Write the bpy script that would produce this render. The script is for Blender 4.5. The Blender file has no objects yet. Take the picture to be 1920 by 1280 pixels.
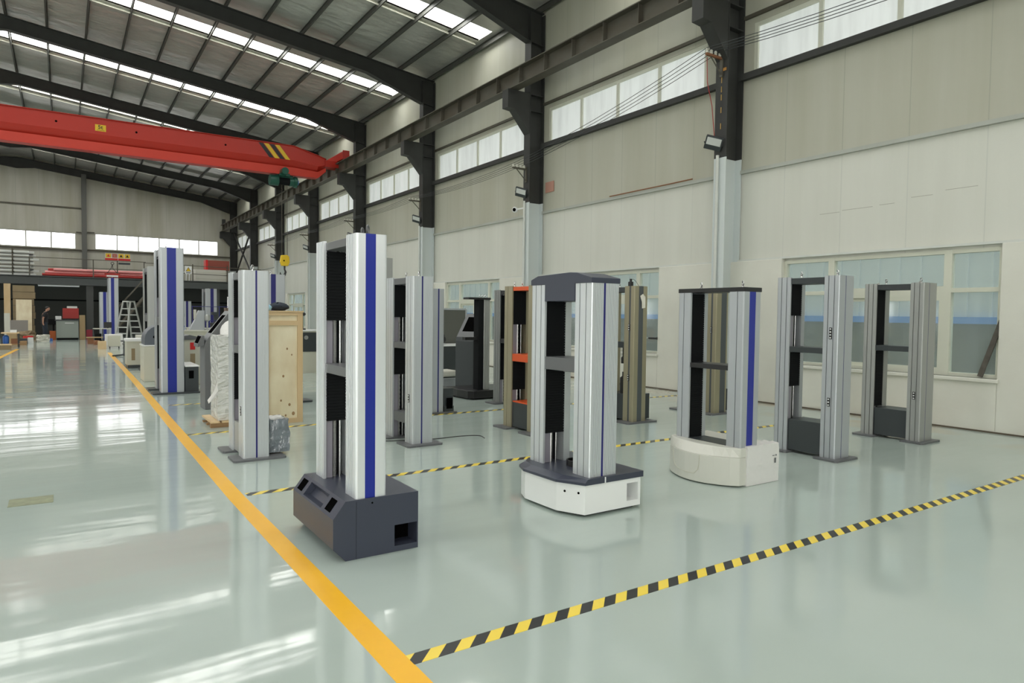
import bpy, math, random
from mathutils import Vector, Matrix
random.seed(7)
SC = bpy.context.scene
COL = SC.collection
PI = math.pi

# ------------------------------------------------------------------ camera, world, exposure
YAW, PITCH, ROLL, CAMH = .5876, .0393, .012, 1.46
def cam_basis():
    cy, sy, cp, sp = math.cos(YAW), math.sin(YAW), math.cos(PITCH), math.sin(PITCH)
    f = Vector((sy * cp, cy * cp, -sp)); r = Vector((cy, -sy, 0)); u = r.cross(f)
    cr, sr = math.cos(ROLL), math.sin(ROLL)
    return cr * r + sr * u, -sr * r + cr * u, f
_r, _u, _f = cam_basis()
cd = bpy.data.cameras.new('camera'); cam = bpy.data.objects.new('camera', cd); COL.objects.link(cam)
cd.sensor_width = 36; cd.lens = 1263.3 * 36 / 1920; cd.clip_end = 300; cd.clip_start = .05
cam.matrix_world = Matrix(((_r.x, _u.x, -_f.x, 0), (_r.y, _u.y, -_f.y, 0), (_r.z, _u.z, -_f.z, CAMH), (0, 0, 0, 1)))
SC.camera = cam
SC.view_settings.view_transform = 'Standard'; SC.view_settings.look = 'None'
SC.view_settings.exposure = 0.0; SC.view_settings.gamma = 1; SC.view_settings.use_curve_mapping = False
w = bpy.data.worlds.new('overcast_sky'); SC.world = w; w.use_nodes = True
w.node_tree.nodes['Background'].inputs[0].default_value = (.95, .98, .97, 1)
w.node_tree.nodes['Background'].inputs[1].default_value = 2.3
try:
    SC.cycles.use_denoising = True; SC.cycles.denoiser = 'OPENIMAGEDENOISE'
    SC.cycles.max_bounces = 8; SC.cycles.diffuse_bounces = 5; SC.cycles.glossy_bounces = 4
    SC.cycles.transparent_max_bounces = 8; SC.cycles.transmission_bounces = 4
    SC.cycles.caustics_reflective = False; SC.cycles.caustics_refractive = False
    SC.cycles.sample_clamp_indirect = 6
except Exception: pass

SKY_E, HIGH_E, END_E, LEFT_E, BACK_E = 12.6, .47, 3.2, 4.4, 8.0     # daylight strength behind each kind of translucent pane

# ------------------------------------------------------------------ materials
MATS = {}
def mat(name, col, rough=.5, metal=0., spec=.5, bump=None, var=None, coat=0, emit=None, alpha=None):
    """bump=(scale,strength,stretch xyz)   var=(scale, darker colour, amount, stretch)"""
    if name in MATS: return MATS[name]
    m = bpy.data.materials.new(name); m.use_nodes = True; n = m.node_tree.nodes; l = m.node_tree.links
    b = n['Principled BSDF']; b.inputs['Base Color'].default_value = (*col, 1)
    b.inputs['Roughness'].default_value = rough; b.inputs['Metallic'].default_value = metal
    b.inputs['Specular IOR Level'].default_value = spec
    if coat: b.inputs['Coat Weight'].default_value = coat; b.inputs['Coat Roughness'].default_value = .08
    if emit: b.inputs['Emission Color'].default_value = (*emit[0], 1); b.inputs['Emission Strength'].default_value = emit[1]
    def noise(scale, stretch, detail=4):
        tc = n.new('ShaderNodeTexCoord'); mp = n.new('ShaderNodeMapping'); mp.inputs['Scale'].default_value = stretch
        t = n.new('ShaderNodeTexNoise'); t.inputs['Scale'].default_value = scale; t.inputs['Detail'].default_value = detail
        l.new(tc.outputs['Object'], mp.inputs['Vector']); l.new(mp.outputs[0], t.inputs['Vector']); return t
    if var:
        t = noise(var[0], var[3] if len(var) > 3 else (1, 1, 1)); r = n.new('ShaderNodeValToRGB')
        r.color_ramp.elements[0].position = .5 - .5 * (1 - var[2]); r.color_ramp.elements[1].position = .5 + .35 * (1 - var[2]) + .02
        r.color_ramp.elements[0].color = (*var[1], 1); r.color_ramp.elements[1].color = (*col, 1)
        l.new(t.outputs[0], r.inputs[0]); l.new(r.outputs[0], b.inputs['Base Color'])
    if bump:
        t = noise(bump[0], bump[2] if len(bump) > 2 else (1, 1, 1)); bp = n.new('ShaderNodeBump')
        bp.inputs['Strength'].default_value = bump[1]; bp.inputs['Distance'].default_value = bump[3] if len(bump) > 3 else .01
        l.new(t.outputs[0], bp.inputs['Height']); l.new(bp.outputs[0], b.inputs['Normal'])
    MATS[name] = m; return m

def nodes_of(name):
    m = bpy.data.materials.new(name); m.use_nodes = True; n = m.node_tree.nodes; l = m.node_tree.links
    MATS[name] = m; return m, n, l, n['Principled BSDF']

def math_n(n, l, op, a, b=None):
    x = n.new('ShaderNodeMath'); x.operation = op
    for i, v in enumerate((a, b)):
        if v is None: continue
        if hasattr(v, 'links') or hasattr(v, 'is_linked'): l.new(v, x.inputs[i])
        else: x.inputs[i].default_value = v
    return x.outputs[0]

def panel_mat(name, col, seam, axis, width=1.0, rough=.5, dirt=(.8, .78, .7)):
    """sandwich panel sheet: fine vertical ribs, a seam at every panel width, soft vertical dirt"""
    m, n, l, b = nodes_of(name)
    tc = n.new('ShaderNodeTexCoord'); sp = n.new('ShaderNodeSeparateXYZ'); l.new(tc.outputs['Object'], sp.inputs[0])
    a = sp.outputs[axis]
    fr = math_n(n, l, 'FRACT', math_n(n, l, 'DIVIDE', a, width))
    s = math_n(n, l, 'LESS_THAN', fr, .014 / width)
    fr2 = math_n(n, l, 'FRACT', math_n(n, l, 'DIVIDE', a, width / 8))
    rib = math_n(n, l, 'LESS_THAN', fr2, .12)
    mp = n.new('ShaderNodeMapping'); mp.inputs['Scale'].default_value = (1.2, 1.2, .12) ; l.new(tc.outputs['Object'], mp.inputs[0])
    t = n.new('ShaderNodeTexNoise'); t.inputs['Scale'].default_value = 1.6; t.inputs['Detail'].default_value = 5; l.new(mp.outputs[0], t.inputs['Vector'])
    rp = n.new('ShaderNodeValToRGB'); rp.color_ramp.elements[0].position = .3; rp.color_ramp.elements[1].position = .62
    rp.color_ramp.elements[0].color = (*[c * d for c, d in zip(col, dirt)], 1); rp.color_ramp.elements[1].color = (*col, 1)
    l.new(t.outputs[0], rp.inputs[0])
    mx = n.new('ShaderNodeMix'); mx.data_type = 'RGBA'; l.new(s, mx.inputs[0]); l.new(rp.outputs[0], mx.inputs[6]); mx.inputs[7].default_value = (*seam, 1)
    l.new(mx.outputs[2], b.inputs['Base Color']); b.inputs['Roughness'].default_value = rough
    h = math_n(n, l, 'ADD', math_n(n, l, 'MULTIPLY', s, -1.0), math_n(n, l, 'MULTIPLY', rib, -.25))
    bp = n.new('ShaderNodeBump'); bp.inputs['Strength'].default_value = .35; bp.inputs['Distance'].default_value = .006
    l.new(h, bp.inputs['Height']); l.new(bp.outputs[0], b.inputs['Normal'])
    return m

def pane_mat(name, col, e, dirt=.82, sx=(1, 2.5, .35)):
    m, n, l, b = nodes_of(name)
    tc = n.new('ShaderNodeTexCoord'); mp = n.new('ShaderNodeMapping'); mp.inputs['Scale'].default_value = sx; l.new(tc.outputs['Object'], mp.inputs[0])
    t = n.new('ShaderNodeTexNoise'); t.inputs['Scale'].default_value = 2.2; t.inputs['Detail'].default_value = 6; l.new(mp.outputs[0], t.inputs['Vector'])
    rp = n.new('ShaderNodeValToRGB'); rp.color_ramp.elements[0].position = .32; rp.color_ramp.elements[1].position = .6
    rp.color_ramp.elements[0].color = (*[c * dirt for c in col], 1); rp.color_ramp.elements[1].color = (*col, 1); l.new(t.outputs[0], rp.inputs[0])
    l.new(rp.outputs[0], b.inputs['Emission Color']); b.inputs['Emission Strength'].default_value = e
    b.inputs['Base Color'].default_value = (.5, .52, .52, 1); b.inputs['Roughness'].default_value = .35
    return m

def floor_mat():
    m, n, l, b = nodes_of('epoxy_floor')
    tc = n.new('ShaderNodeTexCoord')
    def nz(scale, st, det=3, rough=.5):
        mp = n.new('ShaderNodeMapping'); mp.inputs['Scale'].default_value = st; l.new(tc.outputs['Object'], mp.inputs[0])
        t = n.new('ShaderNodeTexNoise'); t.inputs['Scale'].default_value = scale; t.inputs['Detail'].default_value = det
        t.inputs['Roughness'].default_value = rough; l.new(mp.outputs[0], t.inputs['Vector']); return t.outputs[0]
    c1 = nz(.35, (1, 1, 1), 5)
    rp = n.new('ShaderNodeValToRGB'); rp.color_ramp.elements[0].position = .35; rp.color_ramp.elements[1].position = .65
    rp.color_ramp.elements[0].color = (.385, .452, .412, 1); rp.color_ramp.elements[1].color = (.43, .498, .457, 1); l.new(c1, rp.inputs[0])
    # worn sandy patch along the right wall
    sp = n.new('ShaderNodeSeparateXYZ'); l.new(tc.outputs['Object'], sp.inputs[0])
    near = n.new('ShaderNodeMapRange'); near.inputs[1].default_value = 8.6; near.inputs[2].default_value = 9.8; l.new(sp.outputs[0], near.inputs[0])
    pt = n.new('ShaderNodeMapRange'); pt.inputs[1].default_value = .46; pt.inputs[2].default_value = .6; l.new(nz(1.1, (1, .6, 1), 4), pt.inputs[0])
    k = math_n(n, l, 'MULTIPLY', near.outputs[0], pt.outputs[0])
    mx = n.new('ShaderNodeMix'); mx.data_type = 'RGBA'; l.new(k, mx.inputs[0]); l.new(rp.outputs[0], mx.inputs[6]); mx.inputs[7].default_value = (.44, .38, .27, 1)
    l.new(mx.outputs[2], b.inputs['Base Color'])
    rr = n.new('ShaderNodeMapRange'); rr.inputs[3].default_value = .045; rr.inputs[4].default_value = .13; l.new(nz(.8, (1, 1, 1), 4), rr.inputs[0])
    l.new(rr.outputs[0], b.inputs['Roughness']); b.inputs['Specular IOR Level'].default_value = .62
    h = math_n(n, l, 'ADD', math_n(n, l, 'MULTIPLY', nz(.8, (.30, 1.6, 1), 3, .5), 1.0), math_n(n, l, 'MULTIPLY', nz(6, (.25, 1.3, 1), 2), .05))
    bp = n.new('ShaderNodeBump'); bp.inputs['Strength'].default_value = 1; bp.inputs['Distance'].default_value = .0095
    l.new(h, bp.inputs['Height']); l.new(bp.outputs[0], b.inputs['Normal'])
    return m

def hazard_mat():
    m, n, l, b = nodes_of('hazard_tape_print')
    tc = n.new('ShaderNodeTexCoord'); sp = n.new('ShaderNodeSeparateXYZ'); l.new(tc.outputs['Object'], sp.inputs[0])
    d = math_n(n, l, 'SUBTRACT', sp.outputs[0], sp.outputs[1])
    s = math_n(n, l, 'LESS_THAN', math_n(n, l, 'FRACT', math_n(n, l, 'DIVIDE', d, .155)), .5)
    mx = n.new('ShaderNodeMix'); mx.data_type = 'RGBA'; l.new(s, mx.inputs[0]); mx.inputs[6].default_value = (.86, .65, .075, 1); mx.inputs[7].default_value = (.022, .022, .022, 1)
    l.new(mx.outputs[2], b.inputs['Base Color']); b.inputs['Roughness'].default_value = .3
    return m

M_ = dict(
    steel=mat('dark_steel_paint', (.045, .047, .044), .55, 0, .4, var=(3, (.032, .032, .03), .3)),
    rail=mat('weathered_steel', (.125, .122, .10), .6, .2, .4, var=(2.2, (.07, .055, .035), .3, (1, .5, 1))),
    purlin=mat('purlin_grey', (.075, .077, .068), .5, .2),
    foil=mat('foil_insulation', (.56, .56, .52), .32, .40, .5, bump=(1.6, 1.0, (1, 2.2, 1), .05), var=(1.2, (.42, .41, .38), .35, (.7, 2, 1))),
    trim_dark=mat('scuff', (.38, .37, .32), .8), girt=mat('girt_paint', (.45, .47, .43), .5, var=(1.5, (.36, .37, .32), .3)),
    trim=mat('cream_trim', (.62, .62, .52), .5),
    white_pt=mat('white_wall_paint', (.66, .68, .64), .6, var=(2.5, (.56, .58, .54), .2)),
    blue_pt=mat('blue_white_paint', (.60, .65, .645), .5),
    plaster=mat('plaster', (.73, .73, .655), .85, bump=(9, .35), var=(1.6, (.64, .63, .56), .25)),
    wframe=mat('window_frame_cream', (.62, .63, .53), .45),
    grey_frame=mat('window_frame_grey', (.42, .43, .37), .45),
    alu=mat('satin_aluminium', (.84, .87, .90), .33, .58, .5),
    alu_light=mat('light_aluminium', (.62, .65, .67), .34, .50, .5),
    alu_mid=mat('anodised_aluminium', (.47, .495, .52), .36, .5, .5),
    alu_dull=mat('dull_aluminium', (.38, .39, .375), .42, .4, .5),
    alu_dark=mat('grey_aluminium', (.27, .28, .27), .45, .35, .5),
    olive=mat('bronze_olive_aluminium', (.34, .31, .21), .4, .4, .5),
    groove=mat('groove_shadow_grey', (.10, .105, .10), .6),
    blue=mat('royal_blue_vinyl', (.010, .022, .26), .35),
    dblue=mat('navy_vinyl', (.016, .016, .14), .35),
    slate=mat('slate_vinyl', (.075, .085, .09), .4),
    charc=mat('charcoal_powder_coat', (.044, .050, .074), .34, 0, .45, bump=(160, .05)),
    dgrey=mat('dark_grey_coat', (.035, .042, .045), .4),
    mgrey=mat('mid_grey_coat', (.12, .125, .13), .4),
    black=mat('black_matt', (.006, .007, .008), .8, 0, .2),
    blackg=mat('black_gloss', (.012, .012, .013), .35),
    hole=mat('hollow_black', (.003, .003, .003), 1, 0, 0),  # black painted for the shade inside openings; also screens and straps
    chrome=mat('bright_steel', (.62, .62, .62), .22, 1.),
    thread=mat('threaded_steel', (.45, .45, .44), .35, 1.),
    orange=mat('orange_coat', (.72, .10, .02), .4),
    red=mat('crane_red', (.47, .025, .012), .38, 0, .5),
    dred=mat('deep_red', (.36, .02, .015), .45),
    green=mat('hoist_green', (.012, .085, .058), .35),
    wht=mat('white_coat', (.80, .81, .80), .35),
    cream=mat('cream_coat', (.52, .51, .42), .45),
    ivory=mat('ivory_coat', (.62, .61, .54), .45),
    plast=mat('milky_plastic', (.61, .61, .55), .32, 0, .5, bump=(14, .15)),
    wrap=mat('crumpled_film', (.66, .67, .64), .22, 0, .7, bump=(8, 1.0, (1, 1, 2.2), .06), var=(7, (.50, .51, .48), .3)),
    bag=mat('clear_bag_grey', (.21, .24, .265), .15, 0, .8, bump=(7, 1.0, (1, 1, .7), .08), var=(7, (.13, .15, .17), .3)),
    foam=mat('white_foam_wrap', (.72, .71, .69), .5, 0, .4, bump=(22, .6)),
    wood=mat('pine_board', (.74, .56, .34), .6, bump=(30, .2, (8, 8, .6)), var=(2.6, (.50, .34, .16), .15, (1, 1, .3))),
    ply=mat('plywood_sheet', (.90, .83, .62), .6, var=(3.6, (.62, .48, .28), .12, (1, 1, .6))),
    pallet=mat('rough_pallet_wood', (.36, .22, .10), .7, var=(5, (.26, .15, .07), .2)),
    card=mat('cardboard', (.42, .30, .16), .75),
    dwood=mat('dim_wood', (.30, .23, .13), .7, var=(2, (.22, .16, .09), .2)),
    yellow=mat('yellow_line_paint', (.88, .48, .018), .30, 0, .4, var=(3, (.82, .42, .015), .2)),
    syel=mat('safety_yellow', (.75, .50, .02), .4),
    tube_l=mat('light_tube', (.58, .60, .57), .4, .3), tube=mat('galvanised_tube', (.42, .43, .41), .35, .6),
    pink=mat('pink_wrapped_tube', (.80, .30, .29), .35, 0, .6, bump=(8, .5)),
    rust=mat('rust_brown', (.24, .10, .045), .7),
    pinkp=mat('faded_pink', (.45, .24, .18), .6),
    skin=mat('skin', (.50, .27, .19), .55),
    hair=mat('black_hair', (.01, .009, .008), .6),
    cloth=mat('black_cloth', (.012, .012, .014), .85),
    denim=mat('dark_denim', (.018, .026, .038), .85),
    paper=mat('paper', (.72, .70, .62), .8),
    blueb=mat('blue_plastic', (.03, .12, .42), .4),
    ltblue=mat('pale_blue_cloth', (.32, .55, .68), .7),
    redp=mat('red_plastic', (.62, .02, .02), .35),
    wall_dark=mat('dark_partition', (.085, .09, .085), .7),
    lav=mat('lavender_grey', (.30, .285, .33), .45, .2),
    corru=mat('outside_sheet', (.68, .73, .76), .5),
    outdark=mat('outside_lower_wall', (.15, .16, .14), .8),  # darker wall below the blue beam
    blue_beam=mat('sky_blue_beam', (.10, .30, .75), .45),
    lens=mat('lamp_lens', (.62, .64, .62), .15),
    lamp_on=mat('tube_glow', (.8, .8, .8), .5, emit=((.9, 1, .95), .22)),
)
M_['floor'] = floor_mat(); M_['hazard'] = hazard_mat()
M_['panel_hi'] = panel_mat('wall_panel_upper', (.47, .47, .39), (.38, .38, .31), 1, dirt=(.9, .89, .85))
M_['panel_lo'] = panel_mat('wall_panel_lower', (.66, .665, .60), (.58, .59, .535), 1, dirt=(.93, .93, .92))
M_['panel_end'] = panel_mat('end_wall_panel', (.46, .455, .39), (.33, .33, .28), 0, 1.15)
M_['sky'] = pane_mat('skylight_sheet', (1, 1, .97), SKY_E, .8, (1, 1, 1))
M_['high'] = pane_mat('frosted_pane', (.90, .96, .91), HIGH_E, .74)
M_['end'] = pane_mat('bright_end_pane', (1, 1, 1), END_E, .95)
M_['left'] = pane_mat('left_side_pane', (1, .99, .95), LEFT_E, .8)

M_['back'] = pane_mat('back_side_pane', (1, .99, .95), BACK_E, .8)

def glass_mat(frost=.2):
    m, n, l, b = nodes_of('hazy_window_glass')
    out = n['Material Output']
    tr = n.new('ShaderNodeBsdfTransparent'); tr.inputs[0].default_value = (.92, .96, .95, 1)
    gl = n.new('ShaderNodeBsdfGlossy'); gl.inputs['Roughness'].default_value = .08
    df = n.new('ShaderNodeBsdfDiffuse'); df.inputs[0].default_value = (.55, .62, .62, 1)
    a = n.new('ShaderNodeMixShader'); a.inputs[0].default_value = frost; l.new(tr.outputs[0], a.inputs[1]); l.new(df.outputs[0], a.inputs[2])
    c = n.new('ShaderNodeMixShader'); c.inputs[0].default_value = .07; l.new(a.outputs[0], c.inputs[1]); l.new(gl.outputs[0], c.inputs[2])
    l.new(c.outputs[0], out.inputs[0]); return m
M_['glass'] = glass_mat()

# ------------------------------------------------------------------ mesh helpers
class MB:
    def __init__(s): s.v = []; s.f = []
    def _add(s, vs, fs):
        b = len(s.v); s.v += [tuple(x) for x in vs]; s.f += [tuple(i + b for i in f) for f in fs]; return s
    def box(s, x0, x1, y0, y1, z0, z1):
        return s._add([(x0, y0, z0), (x1, y0, z0), (x1, y1, z0), (x0, y1, z0), (x0, y0, z1), (x1, y0, z1), (x1, y1, z1), (x0, y1, z1)],
                      [(0, 3, 2, 1), (4, 5, 6, 7), (0, 1, 5, 4), (1, 2, 6, 5), (2, 3, 7, 6), (3, 0, 4, 7)])
    def prism(s, poly, a0, a1, axis='z', poly2=None):
        """poly 2D; axis z: (x,y); axis y: (x,z); axis x: (y,z)"""
        n = len(poly); p2 = poly2 or poly
        def P(p, a):
            return (p[0], p[1], a) if axis == 'z' else ((p[0], a, p[1]) if axis == 'y' else (a, p[0], p[1]))
        vs = [P(p, a0) for p in poly] + [P(p, a1) for p in p2]
        fs = [tuple(range(n - 1, -1, -1)), tuple(range(n, 2 * n))] + [(i, (i + 1) % n, (i + 1) % n + n, i + n) for i in range(n)]
        return s._add(vs, fs)
    def tube(s, pts, r, seg=8, closed=False):
        pts = [Vector(p) for p in pts]; n = len(pts); rs = r if isinstance(r, (list, tuple)) else [r] * n
        rings = []; ref = None
        for i, p in enumerate(pts):
            if closed: t = pts[(i + 1) % n] - pts[i - 1]
            else: t = pts[min(i + 1, n - 1)] - pts[max(i - 1, 0)]
            t.normalize()
            if ref is None: ref = Vector((0, 0, 1)) if abs(t.z) < .9 else Vector((1, 0, 0))
            a = t.cross(ref)
            if a.length < 1e-5: a = t.cross(Vector((0, 1, 0)))
            a.normalize(); b = a.cross(t); ref = b
            rings.append([p + (a * math.cos(2 * PI * k / seg) + b * math.sin(2 * PI * k / seg)) * rs[i] for k in range(seg)])
        vs = [q for R in rings for q in R]; fs = []
        m = n if closed else n - 1
        for i in range(m):
            j = (i + 1) % n
            for k in range(seg): fs.append((i * seg + k, i * seg + (k + 1) % seg, j * seg + (k + 1) % seg, j * seg + k))
        if not closed: fs += [tuple(range(seg - 1, -1, -1)), tuple((n - 1) * seg + k for k in range(seg))]
        return s._add(vs, fs)
    def cyl(s, p0, p1, r, seg=14, r2=None): return s.tube([p0, p1], [r, r if r2 is None else r2], seg)
    def lathe(s, prof, c=(0, 0, 0), seg=20):
        vs = []; n = len(prof)
        for r, z in prof: vs += [(c[0] + r * math.cos(2 * PI * k / seg), c[1] + r * math.sin(2 * PI * k / seg), c[2] + z) for k in range(seg)]
        fs = [(i * seg + k, i * seg + (k + 1) % seg, (i + 1) * seg + (k + 1) % seg, (i + 1) * seg + k) for i in range(n - 1) for k in range(seg)]
        fs += [tuple(range(seg - 1, -1, -1)), tuple((n - 1) * seg + k for k in range(seg))]
        return s._add(vs, fs)
    def ball(s, c, rx, ry=None, rz=None, seg=14, rg=9):
        ry = ry or rx; rz = rz or rx
        vs = [(c[0] + rx * math.sin(PI * i / rg) * math.cos(2 * PI * k / seg), c[1] + ry * math.sin(PI * i / rg) * math.sin(2 * PI * k / seg), c[2] - rz * math.cos(PI * i / rg)) for i in range(rg + 1) for k in range(seg)]
        return s._add(vs, [(i * seg + k, i * seg + (k + 1) % seg, (i + 1) * seg + (k + 1) % seg, (i + 1) * seg + k) for i in range(rg) for k in range(seg)])
    def obb(s, c, d, ln, w_, h):
        """box of length ln along direction d centred at c"""
        d = Vector(d).normalized(); a = d.cross(Vector((0, 0, 1)))
        if a.length < 1e-4: a = Vector((1, 0, 0))
        a.normalize(); b = a.cross(d); c = Vector(c)
        vs = [c + d * (i * ln / 2) + a * (j * w_ / 2) + b * (k * h / 2) for i in (-1, 1) for j in (-1, 1) for k in (-1, 1)]
        return s._add(vs, [(0, 1, 3, 2), (4, 6, 7, 5), (0, 4, 5, 1), (2, 3, 7, 6), (0, 2, 6, 4), (1, 5, 7, 3)])
    def build(s, name, m, parent=None, bevel=0, smooth=False, loc=None):
        me = bpy.data.meshes.new(name); me.from_pydata(s.v, [], s.f); me.update()
        import bmesh
        bm = bmesh.new(); bm.from_mesh(me)
        if smooth: bmesh.ops.remove_doubles(bm, verts=bm.verts, dist=1e-6)
        bmesh.ops.recalc_face_normals(bm, faces=bm.faces); bm.to_mesh(me); bm.free()
        o = bpy.data.objects.new(name, me); COL.objects.link(o)
        me.materials.append(M_[m] if isinstance(m, str) else m)
        if parent: o.parent = parent
        if loc: o.location = loc
        if smooth:
            for p in me.polygons: p.use_smooth = True
            e = o.modifiers.new('edge', 'EDGE_SPLIT'); e.split_angle = math.radians(38)
        if bevel:
            b = o.modifiers.new('bevel', 'BEVEL'); b.width = bevel; b.segments = 2; b.limit_method = 'ANGLE'; b.angle_limit = math.radians(40)
        return o

def tag(o, label, cat, group=None):
    o['label'] = label; o['category'] = cat
    if group: o['group'] = group
    return o
def thing(name, label, cat, loc=(0, 0, 0), rz=0, group=None):
    o = bpy.data.objects.new(name, None); COL.objects.link(o); o.location = loc; o.rotation_euler = (0, 0, rz); o.empty_display_size = .1
    return tag(o, label, cat, group)
def struct(o): o['kind'] = 'structure'; return o
def B(x0, x1, y0, y1, z0, z1): return MB().box(x0, x1, y0, y1, z0, z1)
def text(s, size, m, parent, loc, rot, name='lettering', ext=.001, bold=0):
    c = bpy.data.curves.new(name, 'FONT'); c.body = s; c.size = size; c.extrude = ext; c.align_x = 'CENTER'; c.align_y = 'CENTER'; c.offset = bold
    t = bpy.data.objects.new('t', c); COL.objects.link(t); bpy.context.view_layer.update()
    me = bpy.data.meshes.new_from_object(t.evaluated_get(bpy.context.evaluated_depsgraph_get())); bpy.data.objects.remove(t)
    o = bpy.data.objects.new(name, me); COL.objects.link(o); me.materials.clear(); me.materials.append(M_[m]); o.parent = parent; o.location = loc; o.rotation_euler = rot; return o

# ------------------------------------------------------------------ the hall
XL, XR, Y0, Y1 = -14.55, 10.15, -7.0, 50.1
RIDGE_X, EAVE, SL = -2.2, 9.15, .12
def roof_z(x): return EAVE + SL * (XR - x) if x >= RIDGE_X else EAVE + SL * (x - XL)
BAYS = [2 + 6 * i - 6 for i in range(9)]          # near frame of each bay: -4, 2, ... 44
FRAMES = [-4 + 6 * i for i in range(10)]            # -4 ... 50

struct(B(XL - 1, XR + .3, Y0 - 1, Y1 + .3, -.2, 0).build('floor', 'floor'))
struct(B(XR + .3, XR + 14, Y0 - 1, Y1 + .3, -.25, -.08).build('trim_1', mat('outside_concrete', (.35, .35, .32), .9)))

# right wall: high window band and low windows are real openings
def wall_with_holes(x0, x1, y0, y1, z0, z1, holes):
    mb = MB(); ys = sorted({y0, y1, *[h[0] for h in holes], *[h[1] for h in holes]}); zs = sorted({z0, z1, *[h[2] for h in holes], *[h[3] for h in holes]})
    for a, b in zip(ys, ys[1:]):
        run = None
        for c, d in zip(zs, zs[1:]):
            inside = any(h[0] <= a + 1e-6 and h[1] >= b - 1e-6 and h[2] <= c + 1e-6 and h[3] >= d - 1e-6 for h in holes)
            if inside:
                if run: mb.box(x0, x1, a, b, *run); run = None
            else: run = (run[0], d) if run else (c, d)
        if run: mb.box(x0, x1, a, b, *run)
    return mb
HIGH = [(y + .72, y + 5.68, 5.72, 6.62) for y in BAYS]
LOW = [(y + 1.76, y + 4.95, .70, 2.42) for y in BAYS]
struct(wall_with_holes(XR, XR + .12, Y0, Y1, 4.05, 9.3, HIGH).build('wall_right', 'panel_hi'))
struct(wall_with_holes(XR, XR + .12, Y0, Y1, 0, 4.05, LOW).build('wall_right', 'panel_lo'))
struct(wall_with_holes(XR - .1, XR, Y0, Y1, 0, 2.46, [(a, b, .7, 2.46) for a, b, c, d in LOW]).build('wall_right', 'plaster', bevel=.01))
# left wall (beyond the frame, it lights the hall)
struct(wall_with_holes(XL - .12, XL, Y0, Y1, 0, 9.3, [(a, b, 5.72, 6.72) for a, b, c, d in HIGH] + [(a, b, .8, 2.6) for a, b, c, d in LOW]).build('wall_left', 'panel_hi'))
# end walls with gable
def gable(y0, y1, holes):
    mb = MB(); xs = sorted({XL, XR, RIDGE_X, *[h[0] for h in holes], *[h[1] for h in holes]})
    for a, b in zip(xs, xs[1:]):
        zs = [0.0]; hs = [h for h in holes if h[0] <= a + 1e-6 and h[1] >= b - 1e-6]
        cuts = [(h[2], h[3]) for h in hs]
        z = 0.0
        for c, d in sorted(cuts):
            mb.box(a, b, y0, y1, z, c); z = d
        mb.prism([(a, z), (b, z), (b, roof_z(b) + .02), (a, roof_z(a) + .02)], y0, y1, 'y')
    return mb
ENDH = [(1.72, 8.92, 5.27, 6.27), (-11.9, .70, 5.22, 6.22)]
struct(gable(Y1, Y1 + .12, ENDH).build('wall_far', 'panel_end'))
struct(gable(Y0 - .12, Y0, [(-12, 8, 5.2, 6.4), (-8, -2, .0001, 4.2)]).build('wall_back', 'panel_end'))

# roof: foil insulated sheets with one skylight strip per bay and slope
SKO = (1.95, 2.68)
def roof_piece(a, b, x0, x1, name, m, dz=0., th=.04):
    z0, z1 = roof_z(x0) + dz, roof_z(x1) + dz
    mb = MB(); mb.prism([(x0, z0), (x1, z1), (x1, z1 + th), (x0, z0 + th)], a, b, 'y'); return mb
for side, (xa, xb) in enumerate(((RIDGE_X, 9.85), (XL + .3, RIDGE_X))):
    mb = MB(); ys = [Y0 - .2]
    for y in BAYS: ys += [y + SKO[0], y + SKO[1]]
    ys.append(Y1 + .2)
    for i in range(0, len(ys), 2):
        q = roof_piece(ys[i], ys[i + 1], xa, xb, '', ''); mb._add(q.v, q.f)
    ea = (xb, XR + .15) if side == 0 else (XL - .15, xa)
    q = roof_piece(Y0 - .2, Y1 + .2, ea[0], ea[1], '', ''); mb._add(q.v, q.f)
    struct(mb.build('ceiling', 'foil'))
wn = 0
for y in BAYS:
    for side, (xa, xb) in enumerate(((RIDGE_X + .15, 9.85), (XL + .3, RIDGE_X - .15))):
        wn += 1
        o = roof_piece(y + SKO[0], y + SKO[1], xa, xb, '', '', .12, .01).build('window_%d' % wn, 'sky'); struct(o)
        roof_piece(y + SKO[1], y + SKO[1] + .02, xa, xb, '', '', .0, .13).build('window_trim', 'trim', o)
        roof_piece(y + SKO[0] - .02, y + SKO[0], xa, xb, '', '', .0, .13).build('window_trim', 'trim', o)
        roof_piece(y + SKO[1] + .16, y + SKO[1] + .19, xa, xb, '', '', -.07, .07).build('window_trim', 'trim', o)
# purlins run the length of the hall
k = 0
for sgn, x_start in ((1, 9.0), (-1, 0)):
    for i in range(12):
        x = 10.03 - 1.035 * i if sgn == 1 else XL + .1 + 1.035 * i
        if (sgn == 1 and x < RIDGE_X + .3) or (sgn == -1 and x > RIDGE_X - .3): continue
        zz = roof_z(x) - .005; mb = MB().box(x - .035, x + .035, Y0, Y1, zz - .012, zz).box(x - .005, x + .005, Y0, Y1, zz - .14, zz - .01).box(x - .035, x + .005, Y0, Y1, zz - .152, zz - .14)
        struct(mb.build('roof_purlin', 'purlin'))
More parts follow.
